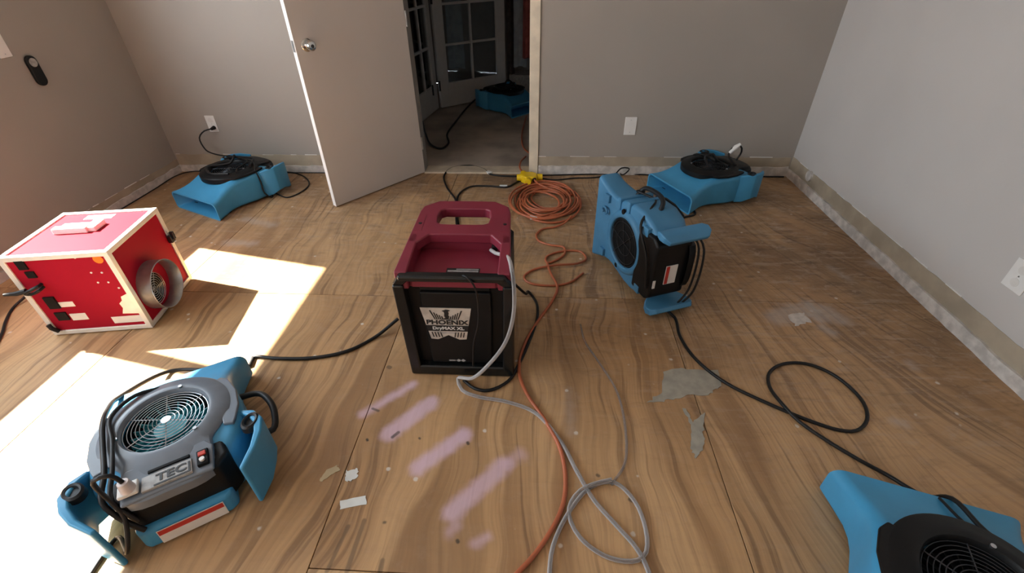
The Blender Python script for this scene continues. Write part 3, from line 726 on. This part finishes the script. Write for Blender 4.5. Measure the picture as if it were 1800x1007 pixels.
# --- front left mover (big, sunlit)
fm = air_mover('blue air mover with cowl greyed by painted window sheen at front left, half in the sunlight', cowl='sheen_grey', variant='front', handle=1, loc=(-1.149, .877, 0), rz=math.radians(34.6), imp='teal')
zc = .196
MB().loft([[( .118, -.18, .0), (-.128, -.18, .0), (-.128, -.18, .075), (.118, -.18, .075)], [(.120, -.262, .0), (-.130, -.262, .0), (-.130, -.259, .075), (.120, -.259, .075)], [(.098, -.282, .006), (-.112, -.282, .006), (-.112, -.275, .066), (.098, -.275, .066)]]).build('rear_bumper', 'blue', fm, bevel=.010, bseg=3)
lm = Matrix.Translation((.003, -.2805, .036)) @ Matrix.Rotation(PI/2-.1, 4, 'X')
lb = MB().add([lm @ Vector(p) for p in ((-.085, -.026, 0), (.085, -.026, 0), (.085, .026, 0), (-.085, .026, 0), (-.085, -.026, .0015), (.085, -.026, .0015), (.085, .026, .0015), (-.085, .026, .0015))], [(0,3,2,1),(4,5,6,7),(0,1,5,4),(1,2,6,5),(2,3,7,6),(3,0,4,7)]).build('warning_label', 'label_white', fm)
MB().add([lm @ Vector(p) for p in ((-.083, .006, .0012), (.083, .006, .0012), (.083, .0235, .0012), (-.083, .0235, .0012), (-.083, .006, .002), (.083, .006, .002), (.083, .0235, .002), (-.083, .0235, .002))], [(0,3,2,1),(4,5,6,7),(0,1,5,4),(1,2,6,5),(2,3,7,6),(3,0,4,7)]).build('label_header', 'label_red', lb)
# control face: raised plate on the cowl tongue with slot, letters, switch, outlet with plug
cp = MB().prism([(-.112, -.262), (.112, -.262), (.118, -.18), (.10, -.155), (-.10, -.155), (-.118, -.18)], zc-.012, lambda a, b_: zc+.012+(b_+.155)*.12).build('control_panel', 'sheen_grey', fm, bevel=.006)
MB().box(-.045, .058, -.197, -.187, zc+.002, zc+.0125).build('panel_slot', 'black_matte', fm, bevel=.002)
pl_ = MB().box(-.06, .062, -.252, -.202, zc+.0, zc+.0095).build('name_plate', 'label_grey', fm, bevel=.002)
tx = Matrix.Translation((.012, -.226, zc+.0105))
text_mesh('lettering', 'TEC', .036, 'ink', pl_, tx, .0006, .001, 1.15)
MB().box(-.03, .058, -.249, -.244, zc+.009, zc+.0110).build('underline', 'ink', pl_); MB().box(.053, .058, -.244, -.212, zc+.009, zc+.0110).build('underline', 'ink', pl_)
sw = MB().box(.075, .105, -.245, -.190, zc+.001, zc+.0135).build('switch_well', 'black_matte', fm, bevel=.003)
MB().box(.080, .100, -.215, -.200, zc+.012, zc+.0185).build('rocker_switch', 'red_switch', sw, bevel=.002)
MB().disc(.007, zc+.012, zc+.020, 14, Matrix.Translation((.090, -.230, 0))).build('indicator_button', 'label_white', sw)
pg = MB(); pg.box(-.112, -.064, -.25, -.205, zc+.008, zc+.020); pg.build('outlet_socket', 'label_white', fm, bevel=.004)
pgo = MB(); pgo.tube([(-.085, -.232, zc+.018), (-.085, -.231, zc+.052)], [.019, .014], 12); pgo.build('cord_plug', 'clear_plug', fm, bevel=.002)
# --- other movers
bl = air_mover('blue air mover on the floor by the back left wall, mouth to the camera', loc=(-2.091, 2.905, 0), rz=math.radians(155), grille='dark_wire')
br = air_mover('blue air mover at the back right wall behind the upended blower', blue='blue', loc=(1.124, 3.03, 0), rz=math.radians(115), grille='dark_wire')
frm = air_mover('blue air mover cut off by the bottom right picture corner', loc=(1.012, .500, 0), rz=math.radians(-18), grille='dark_wire')
hm = air_mover('blue air mover standing in the dark hall beyond the doorway', blue='blue', loc=(-.355, 5.135, -.004), rz=math.radians(-133), grille='dark_wire')
# --- upended mover: local x down, y (mouth) to the back left, bottom facing the left
yv = Vector((-.366, .93, 0)).normalized(); zv = Vector((.93, .366, 0)).normalized(); xv = yv.cross(zv)
Mx = Matrix((xv, yv, zv)).transposed().to_4x4(); Mx.translation = (.409, 1.921, .241)
st = air_mover('faded blue air mover standing upended on its side beside the orange cord', blue='blue_dark', variant='standing', handle=-1, mtx=Mx, grille='dark_wire')
bm_ = Matrix.Translation((0, .015, .012)) @ Matrix.Diagonal((1.22, 1.22, 1, 1)) @ Matrix.Rotation(PI, 4, 'X')
MB().lathe([(.100, -.004), (.100, .010), (.104, .015), (.116, .016), (.126, .010), (.130, -.002)], 40, bm_).build('inlet_ring', 'blue_dark', st, angle=60)
MB().lathe([(.101, .001), (.05, .003), (0, .003)], 32, bm_).build('inlet_screen', 'black_matte', st)
ig = MB()
for rr in (.095, .085, .05): ig.tube([bm_ @ Vector((rr*math.cos(2*PI*i/36), rr*math.sin(2*PI*i/36), .008)) for i in range(36)], .0014, 5, closed=True)
for k in range(3): a = PI*k/3+.3; ig.tube([bm_ @ Vector((.1*math.cos(a), .1*math.sin(a), .007)), bm_ @ Vector((-.1*math.cos(a), -.1*math.sin(a), .007))], .0014, 5)
ig.build('bottom_grille', 'dark_wire', st)
MB().tube([(-.085+.016*math.cos(a), .205+.022*math.sin(a), -.006) for a in [(.6+5.2*k/18) for k in range(19)]], .0055, 8).build('hook', 'blue_dark', st, angle=60)
for (x, y) in ((-.165, .10), (-.178, .02)):
    MB().box(x-.03, x+.03, y-.012, y+.012, .004, .18).build('side_rib', 'blue_dark', st, bevel=.006)
for x in (-.15, .14):
    MB().lathe([(0, -.004), (.012, -.004), (.014, .004)], 16, Matrix.Translation((x, .045, 0))).build('peg_hole', 'black_matte', st)
lw_ = MB().box(.03, .095, -.2525, -.2495, .055, .115)
lw_ = MB().box(-.02, .075, -.253, -.2495, .060, .118).build('warning_label', 'label_white', st)
MB().box(-.018, .073, -.2538, -.2525, .062, .078).build('label_header', 'label_red', lw_)
MB().box(.045, .085, -.253, -.2495, .006, .018).build('rating_label', 'label_white', st)
# cord wrapped between the two wings
MB().tube(spline([(-.165, -.265, .150), (-.10, -.275, .185), (.12, -.275, .185), (.195, -.265, .150)], .02), .005, 8).build('wrapped_cord', 'cord', st, angle=60)
MB().tube(spline([(-.165, -.270, .170), (-.10, -.290, .200), (.12, -.290, .200), (.195, -.270, .170)], .02), .005, 8).build('wrapped_cord', 'cord', st, angle=60)

# ================================================================== DEHUMIDIFIER
DY = 1.285
dh = empty('dehumidifier', (-.288, DY, 0), 0.0); tag(dh, 'maroon and black dehumidifier with a carry handle and silver badge in the room centre', 'dehumidifier')
DWH = .200
zt = lambda y: .497+.052*(y-0.0)/.44      # rail top height along local y (0 front .. .44 back)
# black lower body
MB().prism([(-.185, .035), (.185, .035), (.190, .06), (.190, .40), (.175, .42), (-.175, .42), (-.190, .40), (-.190, .06)], .022, .440).build('body', 'black', dh, bevel=.006)
fp_ = MB()
def post(sx):
    fp_.hexa([(sx*.205, .0, .0), (sx*.160, .0, .0), (sx*.160, .06, .0), (sx*.205, .06, .0)], [(sx*.212, -.012, .448), (sx*.172, -.012, .448), (sx*.172, .05, .448), (sx*.212, .05, .448)])
    fp_.hexa([(sx*.212, -.012, .448), (sx*.172, -.012, .448), (sx*.172, .05, .448), (sx*.212, .05, .448)], [(sx*.180, -.020, .496), (sx*.15, -.020, .470), (sx*.15, .03, .470), (sx*.180, .03, .498)])
post(1); post(-1)
fp_.box(-.184, .184, -.022, .014, .470, .494)
fp_.box(-.20, .20, .0, .06, .0, .05)
fp_.build('front_frame', 'black_gloss', dh, bevel=.009, bseg=3)
MB().prism([(-.118, .055), (.118, .055), (.128, .30), (.128, .40), (-.128, .40), (-.128, .30)], .018, .034, 'y').build('front_panel', 'black', dh, bevel=.006)
MB().box(-.125, .125, .022, .036, .405, .425).build('panel_lip', 'black', dh, bevel=.004)
# maroon top shell
ts = MB()
ts.prism([(-.200, .0), (-.155, .0), (-.155, .22), (-.188, .22)], .425, lambda a, b_: zt(b_))
ts.prism([(.155, .0), (.200, .0), (.188, .22), (.155, .22)], .425, lambda a, b_: zt(b_))
ts.box(-.158, .158, .015, .24, .425, .452)                      # tray floor
ts.box(-.158, .158, .225, .245, .44, .495)
ts.box(-.150, .150, .012, .03, .425, .462)
ts.build('top_shell', 'maroon', dh, bevel=.006, bseg=3)
# rear block: plate with the handle hole
def ringplate(outer, inner, zf, th):
    n = len(outer); vs_ = []
    for (a, b_) in outer: vs_.append((a, b_, zf(b_)))
    for (a, b_) in inner: vs_.append((a, b_, zf(b_)))
    for (a, b_) in outer: vs_.append((a, b_, zf(b_)-th))
    for (a, b_) in inner: vs_.append((a, b_, zf(b_)-th))
    fs_ = []
    for i in range(n):
        j = (i+1) % n
        fs_ += [(i, j, n+j, n+i), (2*n+j, 2*n+i, 3*n+i, 3*n+j), (i, 2*n+i, 2*n+j, j), (n+i, n+j, 3*n+j, 3*n+i)]
    return MB().add(vs_, fs_)
outer = [(-.191, .165), (-.156, .165), (-.116, .218), (0, .220), (.116, .218), (.156, .165), (.191, .165), (.180, .37), (.172, .405), (.115, .445), (0, .447), (-.115, .445), (-.172, .405), (-.180, .37)]
inner = [(-.098, .296), (-.080, .286), (-.05, .284), (0, .284), (.05, .284), (.080, .286), (.098, .296), (.104, .335), (.096, .378), (.08, .388), (0, .388), (-.08, .388), (-.096, .378), (-.104, .335)]
ringplate(outer, inner, lambda y: zt(y), .040).build('rear_handle', 'maroon', dh, bevel=.006, bseg=3)
for sx in (-1, 1):
    MB().hexa([(sx*.188, .20, .425), (sx*.158, .20, .425), (sx*.150, .40, .425), (sx*.174, .39, .425)], [(sx*.188, .20, zt(.2)-.03), (sx*.158, .20, zt(.2)-.03), (sx*.150, .405, zt(.4)-.036), (sx*.174, .39, zt(.38)-.036)]).build('shell_side', 'maroon', dh, bevel=.005)
    MB().disc(.007, 0, .002, 14, Matrix.Translation((sx*.163, .285, zt(.285)-.0005))).build('screw_hole', 'ink', dh)
    MB().prism([(sx*.150, .235), (sx*.178, .235), (sx*.172, .345), (sx*.150, .345)][::sx], lambda a, b_: zt(b_)-.003, lambda a, b_: zt(b_)+.0008).build('shell_inset', 'maroon', dh)
    MB().disc(.006, 0, .003, 12, Matrix.Translation((sx*.145, .04, .452))).build('tray_screw', 'wire', dh)
tl = MB().box(-.035, .085, .066, .096, .4515, .4532).build('tray_label', 'ink', dh)
MB().box(-.030, .080, .072, .081, .4530, .4540).build('label_print', 'label_grey', tl); MB().box(.0, .080, .086, .091, .4530, .4540).build('label_print', 'label_grey', tl)
# hose fitting in the tray
MB().tube([(.128, .225, .475), (.128, .19, .474)], .012, 12).build('hose_fitting', 'black', dh)
# badge on the front panel
bz = .318; by = .0172
def bp(x, z): return (x, z)
bd = MB().prism([(-.078, bz+.062), (.078, bz+.062), (.056, bz-.062), (.034, bz-.064), (0, bz-.046), (-.034, bz-.064), (-.056, bz-.062)], by-.002, by+.001, 'y').build('badge', 'silver', dh)
bd.matrix_local = Matrix.Translation((-.040, 0, -.060)) @ Matrix.Translation((0, by, bz)) @ Matrix.Diagonal((1.2, 1, 1.2, 1)) @ Matrix.Translation((0, -by, -bz))
bd['label'] = 'silver shield badge with black bird and lettering'
def ink(nm, poly, m='ink', d=.0005): return MB().prism([(x, bz+z) for x, z in poly], by-.002-d-.0004, by-.0018, 'y').build(nm, m, bd)
ink('badge_band', [(-.0665, -.006), (.0665, -.006), (.062, -.029), (-.062, -.029)])
tr = lambda x, z: Matrix.Translation((x, by-.0028, bz+z)) @ Matrix.Rotation(PI/2, 4, 'X')
text_mesh('lettering', 'PHOENIX', .0235, 'ink', bd, tr(0, .006), .0004, .0009, 1.28)
text_mesh('lettering', 'DryMAX XL', .0165, 'label_white', bd, tr(.002, -.0175), .0004, .0006, 1.15)
ink('bird', [(-.012, .052), (-.006, .054), (0, .057), (.008, .056), (.014, .053), (.007, .050), (.009, .042), (.007, .034), (.010, .028), (.004, .022), (-.003, .024), (-.006, .032), (-.005, .042), (-.006, .048)])
ink('bird_base', [(-.018, .018), (.018, .018), (.003, .024), (-.003, .024)])
for sx in (-1, 1):
    for k in range(5):
        a0 = .010+.0058*k; a1 = .012+.0078*k; zt_ = .030+.0048*k + (.004 if k == 4 else 0)
        pl4 = [(sx*a0, .018), (sx*(a0+.0036), .018), (sx*(a1+.0036+.004*(k == 4)), zt_), (sx*(a1+.003*(k == 4)), zt_)]
        ink('feather', pl4[::sx])
    for k in range(4):
        a0 = .022+.009*k
        pl4 = [(sx*a0, -.034), (sx*(a0+.0035), -.034), (sx*(a0-.004+.0035), -.054), (sx*(a0-.004), -.054)]
        ink('badge_stripe', pl4[::sx])
ink('badge_small_print', [(-.03, -.0345), (.03, -.0345), (.03, -.0375), (-.03, -.0375)], 'label_grey')
# small logo at the foot
lg = MB()
for x in (-.012, .006): lg.prism([(x-.010, .070), (x, .063), (x+.010, .070), (x, .077)], .0155, .0175, 'y')
lg.box(-.05, -.024, .0155, .0175, .067, .072); lg.build('foot_logo', 'label_grey', dh)
# wheels at the back
for sx in (-1, 1): MB().disc(.06, -.014, .014, 24, Matrix.Translation((sx*.155, .40, .06)) @ Matrix.Rotation(PI/2, 4, 'Y')).build('wheel', 'rubber', dh, bevel=.004)

# ================================================================== CORDS, HOSES
def G(px, py, z=.006): return fl(px, py, z)
def GP(pts, r):
    return [fl(p[0], p[1], p[2] if len(p) > 2 else r) for p in pts]
def local(o, p): return o.matrix_world @ Vector(p)
bpy.context.view_layer.update()

# black cord from the dehumidifier to the front left mover, over its cowl
cable('power_cord', GP([(700, 560, .05), (660, 592), (610, 617), (550, 629), (490, 630), (445, 628)], .0075) +
      [Vector((-1.17, 1.30, .0075)), Vector((-1.30, 1.27, .0075))] + GP([(300, 652), (262, 680, .10)], .0075)[0:1] +
      [local(fm, (-.17, .285, .128)), local(fm, (-.165, .17, .19)), local(fm, (-.160, .06, .222)), local(fm, (-.150, -.06, .222)), local(fm, (-.142, -.15, .220)), local(fm, (-.150, -.225, .20)), local(fm, (-.120, -.262, .12)), local(fm, (-.10, -.270, .08))],
      .0075, 'cord', 'black cord from the dehumidifier curving left to the front left air mover')
cable('power_cord', [local(fm, (.08, .20, .155)), local(fm, (.02, .165, .19)), local(fm, (-.08, .15, .216)), local(fm, (-.140, .08, .222)), local(fm, (-.128, -.04, .226)), local(fm, (-.122, -.15, .224)), local(fm, (-.128, -.235, .200)), local(fm, (-.10, -.265, .12))],
      .0065, 'cord', 'second black cord looped over the left side of the sheen-grey cowl')
# plug cord from the control panel leaving at the bottom left
o1 = local(fm, (-.085, -.231, zc+.052))
cable('power_cord', [o1, o1+Vector((-.012, -.004, .035)), o1+Vector((-.045, -.02, .035)), local(fm, (-.12, -.26, .15)), local(fm, (-.15, -.30, .06))] + GP([(205, 945, .012), (165, 1000), (140, 1040), (90, 1110)], .006), .0062, 'cord',
      'black cord rising from the plug on the front left air mover control panel')
# scrubber cord at the left edge
cable('power_cord', GP([(46, 520, .02), (24, 540), (10, 565), (4, 585), (-25, 640)], .006), .006, 'cord', 'black cord on the floor left of the red air scrubber')
# cords behind the dehumidifier to the yellow splitter
cable('power_cord', [Vector((-.345, 1.70, .30)), Vector((-.35, 1.80, .06))] + GP([(802, 385), (801, 352), (785, 328), (781, 308), (795, 295), (825, 291), (850, 297), (862, 306), (880, 309), (915, 310)], .0065), .0065, 'cord',
      'black cord arching from behind the dehumidifier by the threshold to the splitter')
MB_ = None
cable('power_cord', [Vector((-.33, 1.70, .26)), Vector((-.33, 1.82, .05))] + GP([(803, 362), (808, 340), (828, 328), (862, 327), (890, 329), (905, 322), (918, 315)], .0065), .0065, 'cord',
      'shorter black cord with white tag running from the dehumidifier to the splitter')
def cord_tag(name, px, lab, ang, w=.035, d=.02, m='tag_white'):
    p = fl(px[0], px[1], 0); o = MB().box(-w/2, w/2, -d/2, d/2, .0, .016).build(name, m, bevel=.002); o.location = p; o.rotation_euler = (0, 0, ang); tag(o, lab, 'cord tag', 'white tags on the cords'); return o
cord_tag('cord_tag', (860, 305), 'white tag wrapped on the arching black cord near the threshold', -.7, .045, .03)
cord_tag('cord_tag', (885, 329), 'white band on the shorter black cord left of the orange coil', 0.0, .055, .017)
# black cords along the back wall
cable('power_cord', GP([(945, 312), (975, 316), (1010, 313), (1045, 312), (1070, 308), (1085, 303)], .005) + [Vector((.62, 3.30, .02)), Vector((.66, 3.31, .06)), Vector((.60, 3.29, .075)), Vector((.54, 3.24, .03)), Vector((.50, 3.20, .006))], .005, 'cord',
      'black cord from the splitter along the right back wall ending in a loop')
cable('power_cord', GP([(950, 308), (1000, 307), (1050, 306), (1100, 306), (1135, 307), (1180, 311)], .005) + [Vector((1.0, 3.325, .005)), Vector((1.5, 3.325, .005)), Vector((1.78, 3.32, .005))], .005, 'cord',
      'thin black cord lying tight along the foot of the right back wall')
cable('power_cord', [Vector((-2.79, 2.55, .004)), Vector((-2.782, 3.0, .004)), Vector((-2.775, 3.25, .006)), Vector((-2.72, 3.325, .006)), Vector((-2.45, 3.325, .006)), Vector((-2.1, 3.325, .006)), Vector((-1.62, 3.325, .006)), Vector((-1.25, 3.325, .006))], .0035, 'cord',
      'thin black cord along the foot of the left and back left walls')
# back left mover: cord to the outlet and cord loop round its body
op = Vector((-2.400, YB-.008, .341))
oplug = MB().tube([op, op+Vector((0, -.035, 0))], [.014, .010], 10).build('plug', 'black'); tag(oplug, 'black plug in the outlet above the back left air mover', 'plug')
cable('power_cord', [op+Vector((0, -.03, 0)), op+Vector((-.04, -.06, -.005)), op+Vector((-.085, -.08, -.05)), op+Vector((-.06, -.10, -.13)), local(bl, (-.07, -.10, .232)), local(bl, (-.10, .0, .222)), local(bl, (-.14, .04, .218))], .005, 'cord',
      'black cord drooping from the wall outlet onto the back left air mover')
cable('power_cord', [local(bl, (.10, -.13, .222)), local(bl, (-.10, -.12, .224)), local(bl, (-.19, -.06, .20)), local(bl, (-.214, -.055, .13)), local(bl, (-.222, -.05, .05)), local(bl, (-.235, -.08, .008))] + GP([(480, 338), (505, 347), (525, 340), (543, 325), (537, 312), (518, 304), (500, 302)], .005), .005, 'cord',
      'black cord looped round the back left air mover and onto the floor')
# back right mover: plug standing up and its cord
w0 = local(br, (-.02, -.20, .21))
cable('power_cord', [w0, w0+Vector((.02, 0, .06)), w0+Vector((.0, -.01, .10)), w0+Vector((-.05, -.01, .085)), w0+Vector((-.06, -.005, .04)), local(br, (-.10, -.12, .218))], .006, 'cord', 'short black cord arching over the back right air mover')
wp = MB().tube([w0+Vector((-.06, -.012, .055)), w0+Vector((-.03, -.014, .095)), w0+Vector((-.005, -.012, .115))], [.010, .016, .009], 10).build('plug', 'plate'); tag(wp, 'white plug standing up on the back right air mover', 'plug')
cable('power_cord', [local(br, (-.10, -.06, .222)), local(br, (.10, -.05, .224)), local(br, (.19, -.03, .205)), local(br, (.216, -.005, .13)), local(br, (.205, .06, .04)), local(br, (.215, .12, .008))] + GP([(1222, 376), (1205, 381), (1196, 384)], .006), .006, 'cord',
      'black cord down the near side of the back right air mover')
lpB = local(br, (-.03, .05, .222))
cable('power_cord', [lpB, lpB+Vector((-.02, .02, .05)), lpB+Vector((.03, .03, .06)), lpB+Vector((.06, .02, .02)), local(br, (.05, -.05, .222)), local(br, (.13, -.08, .216))], .009, 'cord', 'thick black cord bunched on top of the back right air mover')
lpL = local(bl, (.04, -.05, .222))
cable('power_cord', [local(bl, (-.13, -.07, .220)), local(bl, (-.03, -.17, .222)), local(bl, (.10, -.13, .226)), lpL+Vector((.02, .03, .035)), lpL, local(bl, (.12, .06, .218)), local(bl, (.0, .13, .217)), local(bl, (-.12, .08, .218))], .008, 'cord', 'black cord coiled on the back left air mover cowl')
lpH = local(hm, (-.02, -.03, .222))
cable('power_cord', [local(hm, (-.13, -.02, .220)), local(hm, (-.03, .12, .222)), lpH+Vector((.02, .03, .05)), local(hm, (.11, .05, .222)), local(hm, (.05, -.12, .222)), local(hm, (-.08, -.12, .222))], .009, 'cord', 'black cord coiled on the hall air mover cowl')
# upended mover: cord across its top side, and long cord to the front right with a loop
cable('power_cord', [local(st, (-.185, .14, .16)), local(st, (-.21, .11, .10)), local(st, (-.200, .02, .14)), local(st, (-.205, -.06, .07)), local(st, (-.17, -.12, -.012)), local(st, (-.05, -.20, -.014)), local(st, (.09, -.23, -.012))], .006, 'cord',
      'black cord draped over the top and front of the upended air mover')
cable('power_cord', [local(st, (.22, -.262, .10))+Vector((.0, -.0, .0))] + GP([(1186, 558), (1195, 590), (1215, 622), (1245, 651), (1285, 678), (1330, 700), (1380, 722), (1430, 742), (1475, 756), (1505, 757), (1524, 738), (1518, 708), (1490, 677), (1455, 653), (1415, 639), (1375, 640), (1352, 656), (1353, 680)], .0065) +
      GP([(1375, 710, .015), (1402, 738, .010), (1450, 772), (1510, 808), (1560, 835)], .0065) + GP([(1625, 872, .05)], .01) + [local(frm, (.06, .30, .128)), local(frm, (.09, .20, .155)), local(frm, (.13, .10, .205)), local(frm, (.16, .0, .214)), local(frm, (.17, -.1, .214))], .0065, 'cord',
      'long black cord with an open loop on the floor right of the putty patch')
cable('power_cord', [local(frm, (.03, .292, .125)), local(frm, (.05, .21, .152)), local(frm, (.08, .13, .190)), local(frm, (.11, .0, .226)), local(frm, (.13, -.15, .222))], .004, 'cord', 'thin black cord over the top of the bottom right air mover')
# cord under the right of the dehumidifier
cable('power_cord', [Vector((-.10, 1.75, .12)), Vector((-.05, 1.80, .03))] + GP([(928, 512), (943, 532), (944, 560), (930, 600), (912, 640), (893, 670), (860, 686), (835, 683), (815, 668)], .0065)[0:], .0065, 'cord',
      'black cord curling round the right front corner of the dehumidifier')
# drain hoses
cable('drain_hose', [Vector((-.172, DY+.19, .474)), Vector((-.150, DY+.15, .485)), Vector((-.105, DY+.10, .503)), Vector((-.085, DY+.02, .500)), Vector((-.075, DY-.03, .45)), Vector((-.078, DY-.055, .36)), Vector((-.105, DY-.075, .26)), Vector((-.165, DY-.085, .16)), Vector((-.235, DY-.075, .07))] +
      GP([(805, 665, .02), (812, 685), (840, 697), (890, 706), (940, 725), (985, 775), (1015, 830), (1045, 880), (1085, 925), (1120, 965), (1140, 1005), (1150, 1060)], .007), .0070, 'hose',
      'clear vinyl hose from the dehumidifier tray down its front and across the floor', 'hose', seg=10)
cable('drain_hose', GP([(965, 1050), (966, 1005), (972, 960), (1000, 900), (1040, 855), (1080, 848), (1115, 880), (1135, 930), (1136, 970)], .0065) + GP([(1120, 985), (1070, 980), (1020, 945), (1000, 905), (1004, 882), (1020, 862), (1045, 850, .016), (1075, 843, .016)], .0065), .0065, 'hose',
      'second clear hose lying in an open loop at the bottom of the picture', 'hose', seg=10)
cable('drain_hose', GP([(1020, 570), (1028, 600), (1055, 640), (1085, 690), (1100, 760), (1098, 815), (1075, 852)], .004), .0042, 'hose_faint', 'thin clear tube in a shallow arc right of the orange cord', 'hose')
# thin black wire down the dehumidifier front
cable('sensor_wire', [Vector((-.320, DY+.04, .458)), Vector((-.27, DY+.02, .47)), Vector((-.235, DY-.024, .501)), Vector((-.210, DY-.030, .47)), Vector((-.200, DY-.030, .40)), Vector((-.205, DY-.028, .30)), Vector((-.228, DY-.02, .20)), Vector((-.236, DY-.015, .12)), Vector((-.24, DY-.010, .065))], .0035, 'cord', 'thin black wire hanging down the front of the dehumidifier')
# ---------------- orange extension cord: coil + run
rnd = random.Random(11)
cc = Vector((.045, 2.865)); pts = []
turns = 11; npt = 20
for k in range(turns*npt):
    a = 2*PI*k/npt; tn = k/npt
    rad = .150+.07*rnd_ if False else .165+.055*math.sin(tn*2.3)+.02*math.sin(tn*5.1+1)
    ox = .018*math.sin(tn*1.7); oy = .03*math.cos(tn*1.3)
    wob = 1+.03*math.sin(a*2+tn*2)
    pts.append(Vector((cc.x+ox+rad*1.02*wob*math.cos(a+.3), cc.y+oy+rad*1.30*wob*math.sin(a+.3), .007+.006*(tn % 4)+.003*math.sin(a*3+tn))))
run = GP([(1004, 380, .03), (992, 392, .015), (975, 399, .01), (955, 402), (943, 412), (948, 424), (970, 431), (990, 434), (993, 445), (978, 457), (962, 462), (960, 452), (985, 442), (1020, 442), (1030, 455)], .0065)
run += GP([(1015, 463, .012), (975, 466, .016), (935, 475), (921, 487), (930, 497), (965, 502), (1000, 497), (1025, 480)], .0065)
cable('extension_cord', [fl(934, 303, .05), fl(945, 322, .03)] + pts, .0068, 'orange', 'orange extension cord wound in a loose coil below the yellow splitter', 'cord', step=.03)
cable('extension_cord', run, .0062, 'orange', 'orange cord end curling in loops below the coil', 'cord')
cable('extension_cord', GP([(962, 462), (968, 480, .014), (980, 505), (970, 530), (945, 565), (922, 605), (912, 650), (925, 690), (960, 742), (985, 790), (994, 840), (990, 885), (970, 930), (935, 980), (905, 1012), (870, 1060)], .0075), .0072, 'orange', 'long orange cord running from the loops to the bottom picture edge', 'cord')
ct = cord_tag('cord_tag', (938, 387), 'white tag on the front of the orange coil', .1, .045, .028); ct.location.z = .012
# hall cords
cable('power_cord', [local(hm, (.10, -.19, .19))] + GP([(825, 185, .03), (800, 215), (786, 236), (788, 252), (776, 261), (760, 256), (748, 235), (741, 205)], .008) , .0085, 'cord', 'black cord snaking over the hall floor from the hall air mover')
cable('extension_cord', GP([(925, 205), (917, 240), (922, 262), (935, 272)], .007), .007, 'orange', 'orange cord on the hall floor behind the right jamb', 'cord')
cable('extension_cord', [fl(924, 275, .01), fl(915, 285, .03), fl(914, 296, .03), fl(922, 305, .035)], .007, 'orange', 'short orange cord from the hall over the threshold into the splitter', 'cord')
# yellow three-way splitter
ys = empty('cord_splitter', fl(931, 319, 0) , .0); tag(ys, 'yellow three-way cord splitter on the floor by the doorway', 'splitter')
MB().prism([(-.065, -.02), (-.03, -.055), (.03, -.055), (.055, -.03), (.055, .02), (.02, .05), (-.04, .05), (-.065, .03)], .0, .058).build('splitter_body', 'yellow', ys, bevel=.012, bseg=3)
for (x, y, a) in ((.075, .008, 0), (-.045, .062, 1.9), (-.075, .0, PI), (-.01, -.068, -PI/2)):
    d = Vector((math.cos(a), math.sin(a), 0)); MB().tube([Vector((x, y, .031))-d*.02, Vector((x, y, .031))+d*.018], [.026, .023], 14).build('socket_end', 'yellow', ys, bevel=.003)
MB().disc(.017, 0, .003, 16, Matrix.Translation((.034, -.052, .034)) @ Matrix.Rotation(PI/2, 4, 'X') @ Matrix.Rotation(.6, 4, 'Y')).build('socket_hole', 'ink', ys)

# loose scraps on the boards
def scrap(name, px, m, lab, seed, jag=.003, h_=.0018):
    o = patch(name, px, m, h=h_, jag=jag, parent=None, sub=4, seed=seed); tag(o, lab, 'scrap', 'loose scraps on the boards'); return o
scrap('tape_scrap', [(598, 881), (643, 871), (645, 886), (598, 895)], 'scrap', 'straight white strip of tape lying on the boards', 21, .0015)
scrap('paper_scrap', [(607, 830), (620, 824), (629, 826), (627, 838), (617, 848), (609, 845)], 'scrap', 'torn white flake on the boards above the white tape strip', 22, .005)
scrap('paper_scrap', [(561, 842), (575, 826), (592, 818), (597, 826), (582, 835), (566, 846)], 'scrap_tan', 'tan paper scrap on the boards left of the white flake', 23, .003)
